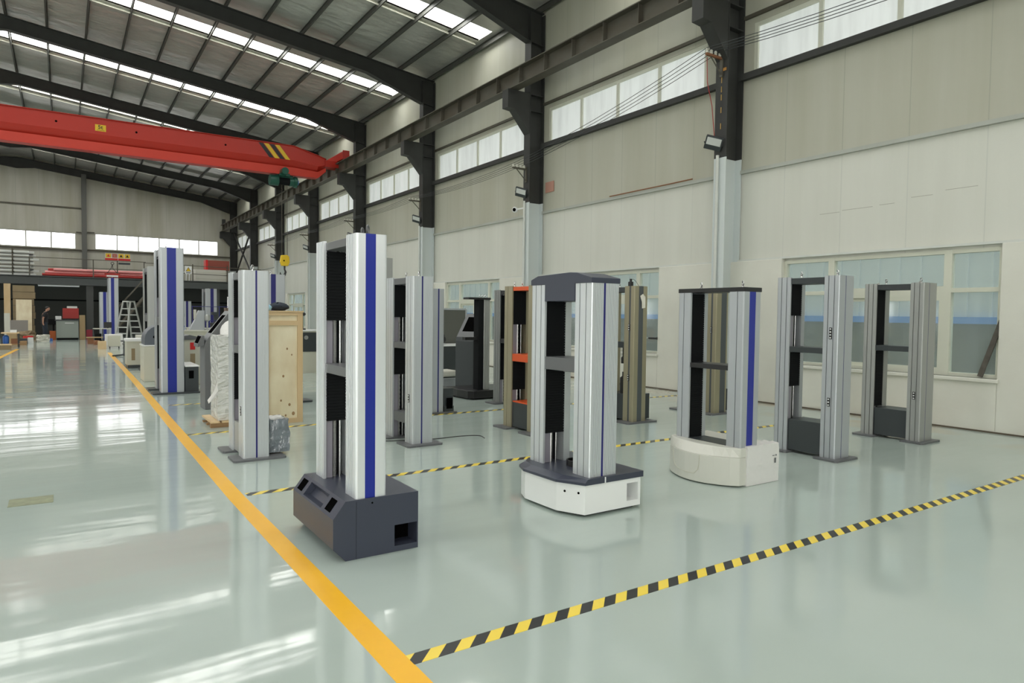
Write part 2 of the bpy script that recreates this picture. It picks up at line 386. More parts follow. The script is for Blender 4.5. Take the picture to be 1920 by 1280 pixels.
# steel frames: columns with crane corbels, rafters
def ibeam_path(mb, pts, y, wf=.22, tf=.016, tw=.01):
    """pts: list of (x, z_bottom, z_top) ; web + flanges in the xz plane"""
    poly = [(p[0], p[1]) for p in pts] + [(p[0], p[2]) for p in reversed(pts)]
    mb.prism(poly, y - tw / 2, y + tw / 2, 'y')
    lo = [(p[0], p[1]) for p in pts]; hi = [(p[0], p[2]) for p in pts]
    mb.prism(lo + [(a, b - tf) for a, b in reversed(lo)], y - wf / 2, y + wf / 2, 'y')
    mb.prism(hi + [(a, b - tf) for a, b in reversed(hi)], y - wf / 2, y + wf / 2, 'y')
for yf in FRAMES:
    for s, xw in ((1, XR), (-1, XL)):
        if s == -1 and yf in (-4,): continue
        X = lambda d: xw - s * d           # distance into the hall from the wall
        split = 4.28
        mb = MB()
        def bx(a, b, y0_, y1_, z0_, z1_, q): q.box(min(X(a), X(b)), max(X(a), X(b)), y0_, y1_, z0_, z1_)
        up = MB(); lo = MB()
        for q, z0_, z1_ in ((up, split, 8.95), (lo, 0, split)):
            bx(.02, .04, yf - .13, yf + .13, z0_, z1_, q); bx(.43, .45, yf - .13, yf + .13, z0_, z1_, q); bx(.03, .44, yf - .006, yf + .006, z0_, z1_, q)
        # corbel
        cb_ = MB()
        c = [(X(.452), 5.98), (X(.90), 6.50), (X(1.10), 6.52), (X(1.10), 6.94), (X(.452), 6.94)]
        cb_.prism(c, yf - .12, yf - .108, 'y'); cb_.prism(c, yf + .108, yf + .12, 'y')
        bx(1.09, 1.11, yf - .125, yf + .125, 6.51, 6.94, cb_); bx(.455, 1.10, yf - .125, yf + .125, 6.93, 6.95, cb_)
        cb_.prism([(X(.452), 5.97), (X(.90), 6.49), (X(1.10), 6.51), (X(1.10), 6.53), (X(.90), 6.51), (X(.452), 5.99)], yf - .125, yf + .125, 'y')
        bx(.04, .44, yf - .12, yf + .12, 6.53, 6.545, up); bx(.04, .44, yf - .12, yf + .12, 6.93, 6.945, up)
        struct(cb_.build('crane_corbel', 'steel'))
        col = struct(up.build('steel_column', 'steel')); l2 = lo.build('column_foot', 'blue_pt', col)
    # rafter of this frame, haunched at the eaves and at the ridge
    mb = MB()
    xr_, xl_ = XR - .03, XL + .03
    def rz(x): return roof_z(x) - .155
    pts = [(xl_, 8.2, rz(xl_)), (xl_ + .45, 8.25, rz(xl_ + .45)), (xl_ + 2.3, rz(xl_ + 2.3) - .42, rz(xl_ + 2.3)), (-3.1, rz(-3.1) - .40, rz(-3.1)), (RIDGE_X, rz(RIDGE_X) - .62, rz(RIDGE_X)),
           (-1.3, rz(-1.3) - .40, rz(-1.3)), (xr_ - 2.3, rz(xr_ - 2.3) - .42, rz(xr_ - 2.3)), (xr_ - .45, 8.25, rz(xr_ - .45)), (xr_, 8.2, rz(xr_))]
    ibeam_path(mb, pts, yf, .2)
    struct(mb.build('roof_rafter', 'steel'))

# girts: horizontal rails on the right wall
for z, d, h, m in ((4.02, .06, .06, 'girt'), (5.66, .13, .06, 'steel'), (6.72, .05, .06, 'rail'), (2.46, .07, .035, 'white_pt')):
    for i, y in enumerate(BAYS):
        o = B(XR - d, XR, y + .13, y + 5.87, z, z + h)
        if z == 5.66: o.box(XR - .14, XR - .125, y + .13, y + 5.87, z - .02, z + .09)
        struct(o.build('trim_%d' % (10 + i), m))
# crane runway beam on both sides with stiffeners and rail
for s, xw in ((1, XR), (-1, XL)):
    xc = xw - s * .93
    mb = MB().box(xc - .13, xc + .13, Y0, Y1 - .2, 6.955, 6.975).box(xc - .15, xc + .15, Y0, Y1 - .2, 7.36, 7.38).box(xc - .007, xc + .007, Y0, Y1 - .2, 6.97, 7.37)
    yy = Y0 + .5
    while yy < Y1 - .3: mb.box(xc - .12, xc + .12, yy - .006, yy + .006, 6.97, 7.37); yy += 1.0
    o = struct(mb.build('crane_runway', 'rail')); B(xc - .03, xc + .03, Y0, Y1 - .2, 7.38, 7.43).build('crane_rail', 'steel', o)
    MB().box(xc - .1, xc + .1, Y1 - .6, Y1 - .35, 7.43, 7.75).build('end_stop', 'steel', o)

# high windows
def frame_window(name, xa, y0, y1, z0, z1, mull, m_pane, m_frame, depth=.07, fw=.07, trans=()):
    global wn; wn += 1
    mb = MB().box(xa, xa + depth, y0, y1, z0, z0 + fw).box(xa, xa + depth, y0, y1, z1 - fw, z1).box(xa - .002, xa + depth + .002, y0 + .001, y0 + fw, z0 + .001, z1 - .001).box(xa - .002, xa + depth + .002, y1 - fw, y1 - .001, z0 + .001, z1 - .001)
    for q in mull: mb.box(xa - .003, xa + depth + .003, q - .035, q + .035, z0 + .001, z1 - .001)
    for a, b, z in trans: mb.box(xa, xa + depth, a, b, z - .03, z + .03)
    o = struct(mb.build('window_%d' % wn, m_frame))
    ys = [y0] + list(mull) + [y1]
    for a, b in zip(ys, ys[1:]):
        B(xa + depth * .5, xa + depth * .5 + .006, a + .02, b - .02, z0 + .02, z1 - .02).build('window_pane', m_pane, o)
    return o
for (a, b, c, d) in HIGH: frame_window('', XR + .01, a, b, c, d, [a + 1.24, a + 2.48, a + 3.72], 'high', 'wframe')
for (a, b, c, d) in HIGH: frame_window('', XL - .08, a, b, 5.72, 6.72, [a + 1.24, a + 2.48, a + 3.72], 'left', 'wframe')
for (a, b, c, d) in LOW: frame_window('', XL - .08, a, b, .8, 2.6, [a + .8, a + 2.4], 'left', 'wframe')
# bright windows of the far wall
def end_window(x0, x1, z0, z1, n_, ya=Y1 + .02, m_='end'):
    global wn; wn += 1
    mb = MB().box(x0, x1, ya, ya + .06, z0, z0 + .05).box(x0, x1, ya, ya + .06, z1 - .05, z1)
    st = (x1 - x0) / n_
    for i in range(n_ + 1): mb.box(x0 + i * st - .035, x0 + i * st + .035, ya - .01, ya + .07, z0 + .002, z1 - .002)
    o = struct(mb.build('window_%d' % wn, 'grey_frame'))
    for i in range(n_): B(x0 + i * st + .02, x0 + (i + 1) * st - .02, ya + .03, ya + .036, z0 + .04, z1 - .04).build('window_pane', m_, o)
end_window(1.72, 8.92, 5.27, 6.27, 6); end_window(-11.9, .70, 5.22, 6.22, 10)
end_window(-12, 8, 5.2, 6.4, 16, Y0 - .08, 'back'); end_window(-8, -2, .05, 4.15, 4, Y0 - .08, 'back')  # unseen windows behind the camera, added to light the hall
# trims on the far wall: wind column and rails
struct(MB().box(1.02, 1.28, Y1 - .3, Y1 - .28, 0, 9.85).box(1.14, 1.16, Y1 - .28, Y1 - .02, 0, 9.85).box(1.02, 1.28, Y1 - .02, Y1, 0, 9.85).build('steel_column', mat('grey_steel', (.11, .112, .10), .55)))
struct(B(-14.4, 1.0, Y1 - .06, Y1, 7.72, 7.80).build('trim_30', 'rail'))
struct(B(-14.4, 1.0, Y1 - .10, Y1, 5.12, 5.20).build('trim_31', 'rail')); struct(B(1.3, 10.0, Y1 - .10, Y1, 5.17, 5.25).build('trim_32', 'rail'))
struct(B(.72, 1.0, Y1 - .1, Y1, 6.24, 6.30).build('trim_33', 'rail')); struct(B(1.3, 1.7, Y1 - .1, Y1, 6.28, 6.34).build('trim_34', 'rail'))

# low windows: cream frames, hazy glass, sheet fence outside
for i, (a, b, c, d) in enumerate(LOW):
    wn += 1; xa = XR - .02; dp = .08; fw = .05
    m1, m2 = a + .66, b - .84
    mb = MB().box(xa, xa + dp, a, b, c, c + fw).box(xa, xa + dp, a, b, d - fw, d).box(xa - .002, xa + dp + .002, a + .001, a + fw, c + .001, d - .001).box(xa - .002, xa + dp + .002, b - fw, b - .001, c + .001, d - .001)
    for q in (m1, m2): mb.box(xa - .006, xa + dp + .006, q - .05, q + .05, c + .002, d - .002)
    mb.box(xa - .004, xa + dp + .004, a + .003, m1, 1.84, 1.90).box(xa - .004, xa + dp + .004, m1, m2, 1.78, 1.93).box(xa - .004, xa + dp + .004, m2, b - .003, 1.84, 1.90)
    fr = struct(mb.build('window_%d' % wn, 'wframe'))
    for (p, q, z0, z1) in ((a, m1, c, 1.86), (a, m1, 1.88, d), (m1, m2, 1.9, d), (m2, b, c, 1.86), (m2, b, 1.88, d)):
        B(xa + .04, xa + .046, p + .03, q - .03, z0 + .02, z1 - .02).build('window_pane', 'glass', fr)
    mid = (m1 + m2) / 2
    for j, (p, q, xo) in enumerate(((m1 + .05, mid + .04, .0), (mid - .04, m2 - .05, .03))):
        sm = MB().box(xa + xo, xa + xo + .03, p, q, c + .05, c + .10).box(xa + xo, xa + xo + .03, p, q, 1.73, 1.78).box(xa + xo - .001, xa + xo + .031, p + .001, p + .05, c + .051, 1.779).box(xa + xo - .001, xa + xo + .031, q - .05, q - .001, c + .051, 1.779)
        sash = sm.build('sliding_sash', 'wframe', fr); B(xa + xo + .012, xa + xo + .018, p + .04, q - .04, c + .09, 1.74).build('window_pane', 'glass', sash)
    B(XR - .14, XR + .02, a - .03, b + .03, c - .05, c).build('window_sill', 'plaster', fr, bevel=.008)
yy = Y0
mb = MB(); yy = Y0 + 2
while yy < Y1: mb.box(13.35, 13.4, yy, yy + .34, 1.52, 3.6); mb.box(13.30, 13.4, yy + .34, yy + .39, 1.52, 3.6); yy += .39
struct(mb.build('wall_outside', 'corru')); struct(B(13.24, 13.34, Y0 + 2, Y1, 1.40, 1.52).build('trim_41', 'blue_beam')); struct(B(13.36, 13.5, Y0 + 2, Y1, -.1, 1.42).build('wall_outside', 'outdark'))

# ------------------------------------------------------------------ floor markings
def ribbon(pts, w_, z0, z1):
    mb = MB()
    for (a, b) in zip(pts, pts[1:]):
        mb.prism([(a[0] - w_ / 2, a[1]), (a[0] + w_ / 2, a[1]), (b[0] + w_ / 2, b[1]), (b[0] - w_ / 2, b[1])], z0, z1)
    return mb
tag(ribbon([(1.15, -5), (1.142, 2.4), (1.117, 5.6), (1.14, 9), (1.22, 16), (1.30, 27)], .122, 0, .0012).build('floor_line', 'yellow'), 'wide solid yellow line running from the foreground past the tall machines', 'floor line')
tag(ribbon([(-1.60, -5), (-1.60, 12), (-1.62, 24.7), (-1.40, 30.5)], .12, 0, .0012).build('floor_line', 'yellow'), 'short visible piece of yellow floor line at the far left edge', 'floor line')
for y, lab in ((2.55, 'nearest black and yellow hazard tape, crossing the foreground floor'), (5.61, 'hazard tape passing behind the machine with the dark sloped base'), (8.70, 'hazard tape on the floor by the pallet and in front of the black kiosk'), (11.57, 'farthest thin hazard tape, beside the grey console base')):
    o = tag(B(0, (1.1 if y > 11 else 8.6) if y > 3 else 9.0, -.0425, .0425, 0, .0016).build('hazard_tape', 'hazard'), lab, 'floor tape', 'black and yellow floor tapes'); o.location = (1.20 if y < 9 else 1.34, y, 0)
o = tag(B(-.14, .14, -.12, .12, 0, .003).build('floor_label', mat('worn_floor_sticker', (.27, .30, .17), .5, var=(14, (.12, .13, .09), .1))), 'small worn square sticker on the floor of the aisle at left', 'sticker'); o.location = (-.22, 6.25, 0)

# ------------------------------------------------------------------ test machine columns
def profile(D, T, gs_out, gs_front, notch, r=.016):
    """plan outline of an extruded column. u = depth (x), v = thickness (y); v=0 outer side, v=T inner side with screw recess"""
    arc = lambda cx, cy, a0: [(cx + r * math.cos(a0 + PI / 2 * k / 4), cy + r * math.sin(a0 + PI / 2 * k / 4)) for k in range(5)]
    p = arc(r, r, PI)
    for (u, w_, dp) in sorted(gs_out): p += [(u - w_ / 2, 0), (u - w_ / 2, dp), (u + w_ / 2, dp), (u + w_ / 2, 0)]
    p += arc(D - r, r, -PI / 2) + [(D, T)]
    if notch: a, b, dp = notch; p += [(b, T), (b, T - dp), (a, T - dp), (a, T)]
    p += [(0, T)]
    for (v, w_, dp) in sorted(gs_front, reverse=True): p += [(0, v + w_ / 2), (dp, v + w_ / 2), (dp, v - w_ / 2), (0, v - w_ / 2)]
    return p
def eyebolt(parent, x, y, z, r=.022, rot=0, m='chrome'):
    mb = MB(); pts = [(x + r * math.cos(t) * math.cos(rot), y + r * math.cos(t) * math.sin(rot), z + .016 + r + r * math.sin(t)) for t in [2 * PI * i / 16 for i in range(16)]]
    mb.tube(pts, r * .24, 6, True); mb.cyl((x, y, z - .002), (x, y, z + .02), r * .45, 8); mb.cyl((x, y, z), (x, y, z + .006), r * .8, 10)
    return mb.build('lifting_eye', m, parent, smooth=True)
def bellows(parent, x0, x1, y0, y1, z0, z1):
    mb = MB(); n_ = max(3, int((z1 - z0) / .02)); st = (z1 - z0) / n_
    for i in range(n_):
        a = z0 + i * st; mb.box(x0, x1, y0, y1, a, a + st * .6); mb.box(x0 + .006, x1 - .006, y0 + .004, y1 - .004, a + st * .6, a + st)
    return mb.build('bellows_cover', 'black', parent)
def frame_machine(name, label, x0, y0, D, T, W, zb, zt, metal='alu_mid', stripe=None, side='plain', front='two', top=('beam', .06, 'mgrey'), cross=None, crossm='mgrey',
                  bel=None, eyes=None, group='twin column machine frames', notch=.17, sockets=(), inner='alu_dull', plates=None, rz=0, eye_m='chrome'):
    g = thing(name, label, 'testing machine', (x0, y0, 0), rz, group)
    gs_f = {'two': [(T * .34, .008, .014), (T * .72, .008, .014)], 'three': [(T * .36, .008, .010), (T * .52, .007, .012), (T * .68, .014, .008), (T * .86, .007, .012)], 'one': [(T * .45, .007, .012)], 'none': [], 'wide': [(T * .45, .034, .008)]}[front]
    gs_o = []
    sc_ = stripe[0] if stripe else D / 2
    if side == 'fluted':
        u = .035
        while u < D - .02:
            if not stripe or abs(u - sc_) > stripe[1] / 2 + .008: gs_o.append((u, .0040, .0035))
            u += .0125
    elif side == 'ridged':
        for f_ in (.10, .22, .27, .60, .66, .86, .91): gs_o.append((f_ * D, .004, .005))
    if stripe: gs_o = [q for q in gs_o if abs(q[0] - sc_) > stripe[1] / 2 + .006] + [(sc_, stripe[1], .003)]
    nt = (.018, min(notch + .018, D - .02), T * .55)
    pr = profile(D, T, gs_o, gs_f, nt)
    for far in (0, 1):
        poly = [(u, W - v) for u, v in reversed(pr)] if far else pr
        c = MB().prism(poly, zb, zt).build('column', metal, g)
        if stripe:
            v0, v1 = (W - .0028, W - .0012) if far else (.0012, .0028)
            B(sc_ - stripe[1] / 2, sc_ + stripe[1] / 2, v0, v1, zb, zt).build('colour_stripe', stripe[2], c)
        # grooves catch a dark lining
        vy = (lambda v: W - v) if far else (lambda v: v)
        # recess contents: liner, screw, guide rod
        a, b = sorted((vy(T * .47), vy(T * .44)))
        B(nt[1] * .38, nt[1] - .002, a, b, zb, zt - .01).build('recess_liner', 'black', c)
        if bel:
            a, b = sorted((vy(T * .84), vy(T * .89))); B(.02, nt[1] * .42, a, b, zb, zt - .01).build('lit_recess_wall', 'lav', c)  # pale plate added to stand for the lit inner wall of the recess
        if front == 'wide':
            a, b = sorted((vy(T * .45 - .0165), vy(T * .45 + .0165))); B(.004, .0078, a, b, zb, zt).build('slot_lining', 'slate', c)
        ys_ = vy(T * .72)
        MB().cyl((nt[1] * .80, ys_, zb), (nt[1] * .80, ys_, zt - .02), .008, 12).build('guide_rod', 'chrome', g, smooth=True)
        sm = MB(); zz = zb; n_ = 2
        pr_s = []
        pitch = .012 if zt - zb < 2.2 and D < .3 and y0 < 5 else .05
        while zz < zt - .02: pr_s += [(.0155, zz), (.0155, zz + pitch * .5), (.0125, zz + pitch * .55), (.0125, zz + pitch * .95)]; zz += pitch
        sm.lathe(pr_s, (nt[1] * .55, ys_, 0), 10).build('lead_screw', 'thread', g, smooth=False)
        if bel:
            ya, yb = sorted((vy(T * .50), vy(T * 1.02)))
            for (z0_, z1_) in bel: bellows(g, .022, nt[1] - .004, ya, yb, z0_, z1_)
        for (zc, nb) in (sockets if not far else ()):
            sb = B(-.004, .004, T * .50 - .015, T * .50 + .015, zc - .015 * nb, zc + .015 * nb).build('button_strip', 'blackg', c)
            for q in range(nb):
                zq = zc - .015 * nb + .03 * q + .015
                MB().cyl((-.004, T * .5, zq), (-.008, T * .5, zq), .008, 8).build('push_button', 'wht', sb)
    kind, hh, tm = top
    if kind == 'beam': B(.012, D - .02, T, W - T, zt - hh - .012, zt - .012).build('top_beam', tm, g, bevel=.003)
    elif kind == 'cap': B(-.002, D + .002, -.003, W + .003, zt, zt + hh).build('top_cap', tm, g, bevel=.003)
    if cross:
        B(.010, D - .015, T * .98, W - T * .98, cross[0], cross[1]).build('crosshead', crossm, g, bevel=.004)
    for (ex, ey) in (eyes or []): eyebolt(g, ex, ey, zt if kind != 'cap' else zt + hh, rot=.9, m=eye_m)
    if plates:
        xa, xb, mg, pm = plates
        for y_a, y_b in ((-mg, T + .04), (W - T - .04, W + mg)):
            r_ = .02
            MB().prism([(xa + r_, y_a), (xb - r_, y_a), (xb, y_a + r_), (xb, y_b - r_), (xb - r_, y_b), (xa + r_, y_b), (xa, y_b - r_), (xa, y_a + r_)], 0, zb).build('foot_plate', pm, g)
    return g

# --- machine with the dark sloped base (foreground)
g = frame_machine('testing_machine', 'tall bright silver frame with wide blue stripe on a charcoal base with sloped control panel', 1.43, 3.80, .195, .17, .76, .355, 1.93,
    'alu', (.09, .064, 'blue'), 'plain', 'three', ('beam', .05, 'mgrey'), (1.065, 1.125), 'mgrey', [(1.41, 1.865), (.74, 1.063)], [(.11, .10), (.13, .24)], notch=.14, eye_m='mgrey')
prof = [(-.065, 0), (.403, 0), (.403, .355), (-.065, .355), (-.14, .257), (-.14, .08)]
base = MB()
# shell with real recess: side panels + boxes around the openings
def slab(y0_, y1_): base.prism(prof, y0_, y1_, 'y')
# middle part with control recess on the slope between y .22 and .60
slope = lambda t: (-.14 + .075 * t, .257 + .098 * t)
pin = [(-.065, 0), (.403, 0), (.403, .355), (-.065, .355), slope(.86), (-.045, .30), (-.085, .262), slope(.10), slope(0), (-.14, .08)]
hole = (.245, .395, .035, .165)
def side_with_hole(y0_, y1_):
    for q in ([(-.065, 0), (hole[0], 0), (hole[0], .355), (-.065, .355), (-.14, .257), (-.14, .08)], [(hole[0], 0), (.403, 0), (.403, hole[2]), (hole[0], hole[2])], [(hole[0], hole[3]), (.403, hole[3]), (.403, .355), (hole[0], .355)], [(hole[1], hole[2]), (.403, hole[2]), (.403, hole[3]), (hole[1], hole[3])]):
        base.prism(q, y0_, y1_, 'y')
side_with_hole(-.012, .12); slab(.12, .24)
base.prism(pin, .24, .60, 'y'); slab(.60, .80)
bo = base.build('base_cabinet', 'charc', g)
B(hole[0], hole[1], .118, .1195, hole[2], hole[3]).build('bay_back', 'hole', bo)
for yc in (.135, .705):
    cx, cz = slope(.5); d = Vector((.075, 0, .098)).normalized(); nrm = Vector((-.098, 0, .075)).normalized()
    q = MB(); c0 = Vector((cx, yc, cz)) + nrm * .0012
    vs = [c0 + d * a + Vector((0, b, 0)) + nrm * e for e in (-.001, .001) for a, b in ((-.040, -.048), (.040, -.048), (.040, .048), (-.040, .048))]
    q._add(vs, [(3, 2, 1, 0), (4, 5, 6, 7), (0, 1, 5, 4), (1, 2, 6, 5), (2, 3, 7, 6), (3, 0, 4, 7)]); q.build('switch_opening', 'hole', bo)  # thin black plate, paints the dark inside of the opening
B(-.0005, .0005, -.0135, -.0118, .0, .345).build('panel_seam', 'hole', bo)
MB().cyl((.10, -.0135, .325), (.10, -.0115, .325), .006, 8).build('bolt_hole', 'hole', bo)

# --- small machine on white base with dark cap
g = frame_machine('testing_machine', 'fluted silver frame under a dark wedge cap on a white chamfered base', 3.17, 3.73, .27, .185, .75, .28, 1.70,
    'alu_light', (.125, .020, 'dblue'), 'fluted', 'two', ('none', 0, ''), (1.035, 1.135), 'mgrey', [(1.135, 1.57), (.52, 1.03)], None, notch=.19)
cap = MB(); cap.prism([(-.01, 1.575), (-.01, 1.70), (-.01, 1.745), (.0, 1.745), (.275, 1.745), (.275, 1.70), (.265, 1.57)], .185, .565, 'y')
# cap silhouette: flat side ends that rise to a raised middle
cap = MB().prism([(0.187, 1.57), (.563, 1.57), (.563, 1.70), (.752, 1.70), (.752, 1.742), (.66, 1.772), (.25, 1.785), (.17, 1.780), (-.004, 1.738), (-.004, 1.70), (.187, 1.70)], -.006, .272, 'x')
cap.build('top_cap', 'charc', g, bevel=.003)
bp_ = [(-.05, -.02), (.50, -.02), (.50, .80), (.02, .80), (-.10, .72), (-.16, .58), (-.15, .19)]
hx0, hx1, hz0, hz1 = .36, .475, .065, .20
wb = MB()
wb.prism([(-.05, -.02), (hx0, -.02), (hx0, .80), (.02, .80), (-.10, .72), (-.16, .58), (-.15, .19)], .02, .235)
wb.box(hx0, .50, -.02, .80, .02, hz0).box(hx0, .50, -.02, .80, hz1, .235).box(hx1, .50, -.02, .80, hz0, hz1).box(hx0, hx1, .25, .80, hz0, hz1)
wbo = wb.build('base_cabinet', 'wht', g)
B(hx0 + .001, hx1 - .001, .246, .2495, hz0, hz1).build('bay_back', 'mgrey', wbo)
MB().prism([(-.02, .02), (.46, .02), (.46, .76), (.0, .76), (-.11, .56), (-.10, .2)], 0, .02).build('plinth', 'black', wbo)
tp = [(-.055, -.03), (.52, -.03), (.52, .81), (.015, .81), (-.115, .73), (-.175, .585), (-.165, .18)]
tp2 = [(-.03, -.03), (.52, -.03), (.52, .81), (.03, .81), (-.06, .72), (-.10, .57), (-.09, .18)]
MB().prism(tp, .236, .255).prism(tp, .255, .28, 'z', tp2).build('table_top', 'charc', g)
B(.128, .140, -.031, -.0295, .236, .279).build('joint_cover', 'wht', g)
dd = Vector((.10, -.21, 0)).normalized(); nn = Vector((-.21, -.10, 0)).normalized()
for t_ in (.30, .78):
    p = Vector((-.15, .19, .175)) + Vector((.10, -.21, 0)) * t_; MB().cyl(p - nn * .002, p + nn * .002, .009, 12).build('round_port', 'hole', wbo)
mb = MB()   # coiled rubber belt lying on the table between the columns
tb = tag(MB().lathe([(.075, 0), (.085, 0), (.085, .045), (.075, .045), (.075, .0)], (0, 0, 0), 28).build('rubber_belt', 'blackg', None, smooth=True), 'coiled black rubber belt lying on the dark table of the white based machine', 'belt'); tb.location = (3.37, 4.11, .281)
q = MB(); q.tube([(.055 * math.cos(t), .055 * math.sin(t), .02 + .008 * math.sin(2 * t)) for t in [2 * PI * i / 20 for i in range(20)]], .006, 6, True); q.build('inner_coil', 'black', tb, smooth=True)

# --- machine on the plastic covered white base
g = frame_machine('testing_machine', 'silver frame with black cap and wide blue stripe on a rounded white base', 4.84, 3.70, .235, .15, .735, .335, 1.685,
    'alu_mid', (.118, .085, 'blue'), 'plain', 'one', ('cap', .038, 'blackg'), (.995, 1.04), 'blackg', [(1.04, 1.675), (.34, .99)], [(.11, .10), (.11, .56)], notch=.17)
q = MB(); n_ = 14; pl = [(.0, -.015)]
for i in range(n_ + 1):
    t = i / n_; y_ = -.015 + .80 * t; pl.append((-.02 - .20 * math.sin(PI * min(1, t * 1.0)) ** .8 * (1 - .15 * t), y_))
pl += [(.50, .785), (.50, -.015)]
top2 = [(p[0] if p[0] > -.01 else p[0] * .62, p[1]) for p in pl]
cb = MB().prism(pl, .01, .255).prism(pl, .255, .335, 'z', top2).build('base_shell', 'plast', g, bevel=.006)
B(-.0, .23, .15, .585, .3352, .3375).build('table_strip', 'dgrey', g)
# curved outline of the front access panel
mb = MB(); loop = []
def fx(y_):
    t = (y_ + .015) / .80; return -.02 - .20 * math.sin(PI * t) ** .8 * (1 - .15 * t)
for y_, z_ in [(.66, .25), (.635, .14), (.60, .10), (.54, .08), (.42, .075), (.33, .08), (.29, .12), (.28, .17), (.275, .25)]: loop.append((fx(y_) - .001, y_, z_))
mb.tube(loop, .0032, 6); mb.build('panel_outline', 'cream', cb)
# foam wrapped tail of the base
def lumpy(x0, x1, y0, y1, z0, z1, n=7, amp=.012, seed=1):
    rnd = random.Random(seed); import bmesh
    bm = bmesh.new(); bmesh.ops.create_cube(bm, size=1); bmesh.ops.subdivide_edges(bm, edges=bm.edges, cuts=n, use_grid_fill=True)
    for v in bm.verts:
        c = v.co.copy(); v.co = Vector((x0 + (c.x + .5) * (x1 - x0), y0 + (c.y + .5) * (y1 - y0), z0 + (c.z + .5) * (z1 - z0)))
        if c.z > -.49: v.co += Vector((rnd.uniform(-amp, amp), rnd.uniform(-amp, amp), rnd.uniform(-amp, amp)))
    mb = MB(); bm.verts.index_update(); mb._add([tuple(v.co) for v in bm.verts], [tuple(v.index for v in f.verts) for f in bm.faces]); bm.free(); return mb
fo = lumpy(.06, .505, -.03, .12, 0.002, .345, 5, .005, 3).build('foam_wrapping', 'foam', g, smooth=False, bevel=0)
for i, (xx, zz, ww, hh) in enumerate(((.40, .235, .03, .006), (.445, .232, .014, .014), (.43, .17, .022, .045))):
    B(xx, xx + ww, -.0385, -.0365, zz, zz + hh).build('printed_mark', 'mgrey', fo)

# --- pair of plain silver frames at the right
g = frame_machine('testing_machine', 'dull silver open frame with hairline blue stripe and two button strips, right of white base', 6.57, 3.87, .27, .165, .72, .02, 1.905,
    'alu_mid', (.115, .010, 'dblue'), 'plain', 'two', ('beam', .065, 'dgrey'), (1.095, 1.155), 'dgrey', [(1.49, 1.835), (.72, 1.09)], [(.11, .09), (.11, .50)], notch=.19, sockets=((1.31, 4), (.60, 3)), plates=(-.08, .33, .07, 'mgrey'))
B(.02, .30, .168, .552, .03, .365).build('base_box', 'dgrey', g, bevel=.004)
g = frame_machine('testing_machine', 'rightmost dull grey open frame with thin dark stripe, in front of the low window', 8.40, 3.91, .31, .155, .71, .02, 1.90,
    'alu_dull', (.125, .010, 'dblue'), 'plain', 'two', ('beam', .065, 'dgrey'), (1.075, 1.14), 'dgrey', [(1.14, 1.83), (.38, 1.07)], [(.11, .09), (.11, .50)], notch=.19, sockets=((.56, 3),), plates=(-.08, .37, .07, 'mgrey'))
B(.02, .33, .158, .55, .03, .365).build('base_box', 'dgrey', g, bevel=.004)
# --- second row
g = frame_machine('testing_machine', 'fluted silver frame with thin blue stripe standing beside the yellow line', 1.45, 6.90, .25, .20, .70, .02, 1.865,
    'alu_light', (.128, .017, 'dblue'), 'fluted', 'two', ('beam', .07, 'mgrey'), (1.04, 1.12), 'mgrey', [(1.40, 1.78), (.55, 1.03)], [(.12, .12)], notch=.17, sockets=((.48, 3),), plates=(-.10, .40, .07, 'mgrey'))
B(.02, .245, .20, .50, .03, .33).build('base_box', 'alu_dull', g)
bg = tag(lumpy(0, .20, 0, .30, 0.0, .33, 6, .012, 5).build('bagged_unit', 'bag', None, smooth=True), 'grey box in a crumpled clear plastic bag behind the frame by the yellow line', 'box'); bg.location = (1.722, 7.0, .034)
lumpy(.02, .15, .02, .2, .325, .35, 3, .01, 8).build('bag_top', 'foam', bg, smooth=True)
g = frame_machine('testing_machine', 'fluted silver frame with thin blue stripe directly behind the tall foreground machine', 3.19, 6.75, .25, .195, .74, .02, 1.875,
    'alu_light', (.112, .018, 'dblue'), 'fluted', 'two', ('beam', .07, 'mgrey'), (1.065, 1.135), 'mgrey', [(1.42, 1.79), (.75, 1.06)], [(.11, .09), (.11, .42)], notch=.17, sockets=((.52, 3),), plates=(-.09, .34, .09, 'mgrey'))
B(.02, .24, .20, .54, .22, .33).build('base_box', 'mgrey', g)
g = frame_machine('testing_machine', 'olive bronze frame with orange top beam and orange crosshead', 4.78, 6.63, .29, .19, .74, .02, 1.83,
    'olive', None, 'plain', 'one', ('beam', .05, 'orange'), (.87, .965), 'orange', [(1.34, 1.77), (.50, .87)], [(.08, .62), (.12, .50)], notch=.20, plates=(-.12, .34, .07, 'mgrey'))
B(.02, .27, .195, .545, .03, .345).build('base_box', 'dgrey', g); B(.02, .27, .195, .545, .345, .362).build('base_lid', 'orange', g)
g = frame_machine('testing_machine', 'olive bronze frame with slate stripe and a paper tag, right of the white based machine', 6.45, 6.70, .25, .19, .72, .02, 1.875,
    'olive', (.125, .085, 'slate'), 'plain', 'wide', ('beam', .07, 'dgrey'), None, 'dgrey', None, [(.12, .42)], notch=.17, sockets=((1.31, 3), (.62, 3)), plates=(-.14, .42, .07, 'mgrey'))
B(.02, .42, .10, .62, .03, .38).build('base_box', 'dgrey', g, bevel=.003)
B(.06, .20, .24, .54, 1.02, 1.10).build('crosshead', 'dgrey', g); MB().lathe([(.05, .80), (.05, .88), (.03, .90), (.03, 1.02)], (.12, .30, 0), 12).build('upper_grip', 'blackg', g); MB().lathe([(.06, .38), (.06, .60), (.03, .62), (.03, .68)], (.12, .30, 0), 12).build('lower_grip', 'blackg', g)
q = MB(); q._add([(.10, -.006, 1.74), (.155, -.004, 1.77), (.195, -.010, 1.73), (.20, -.006, 1.58), (.135, -.008, 1.57), (.125, -.014, 1.66)], [(0, 1, 2, 3, 4, 5)])
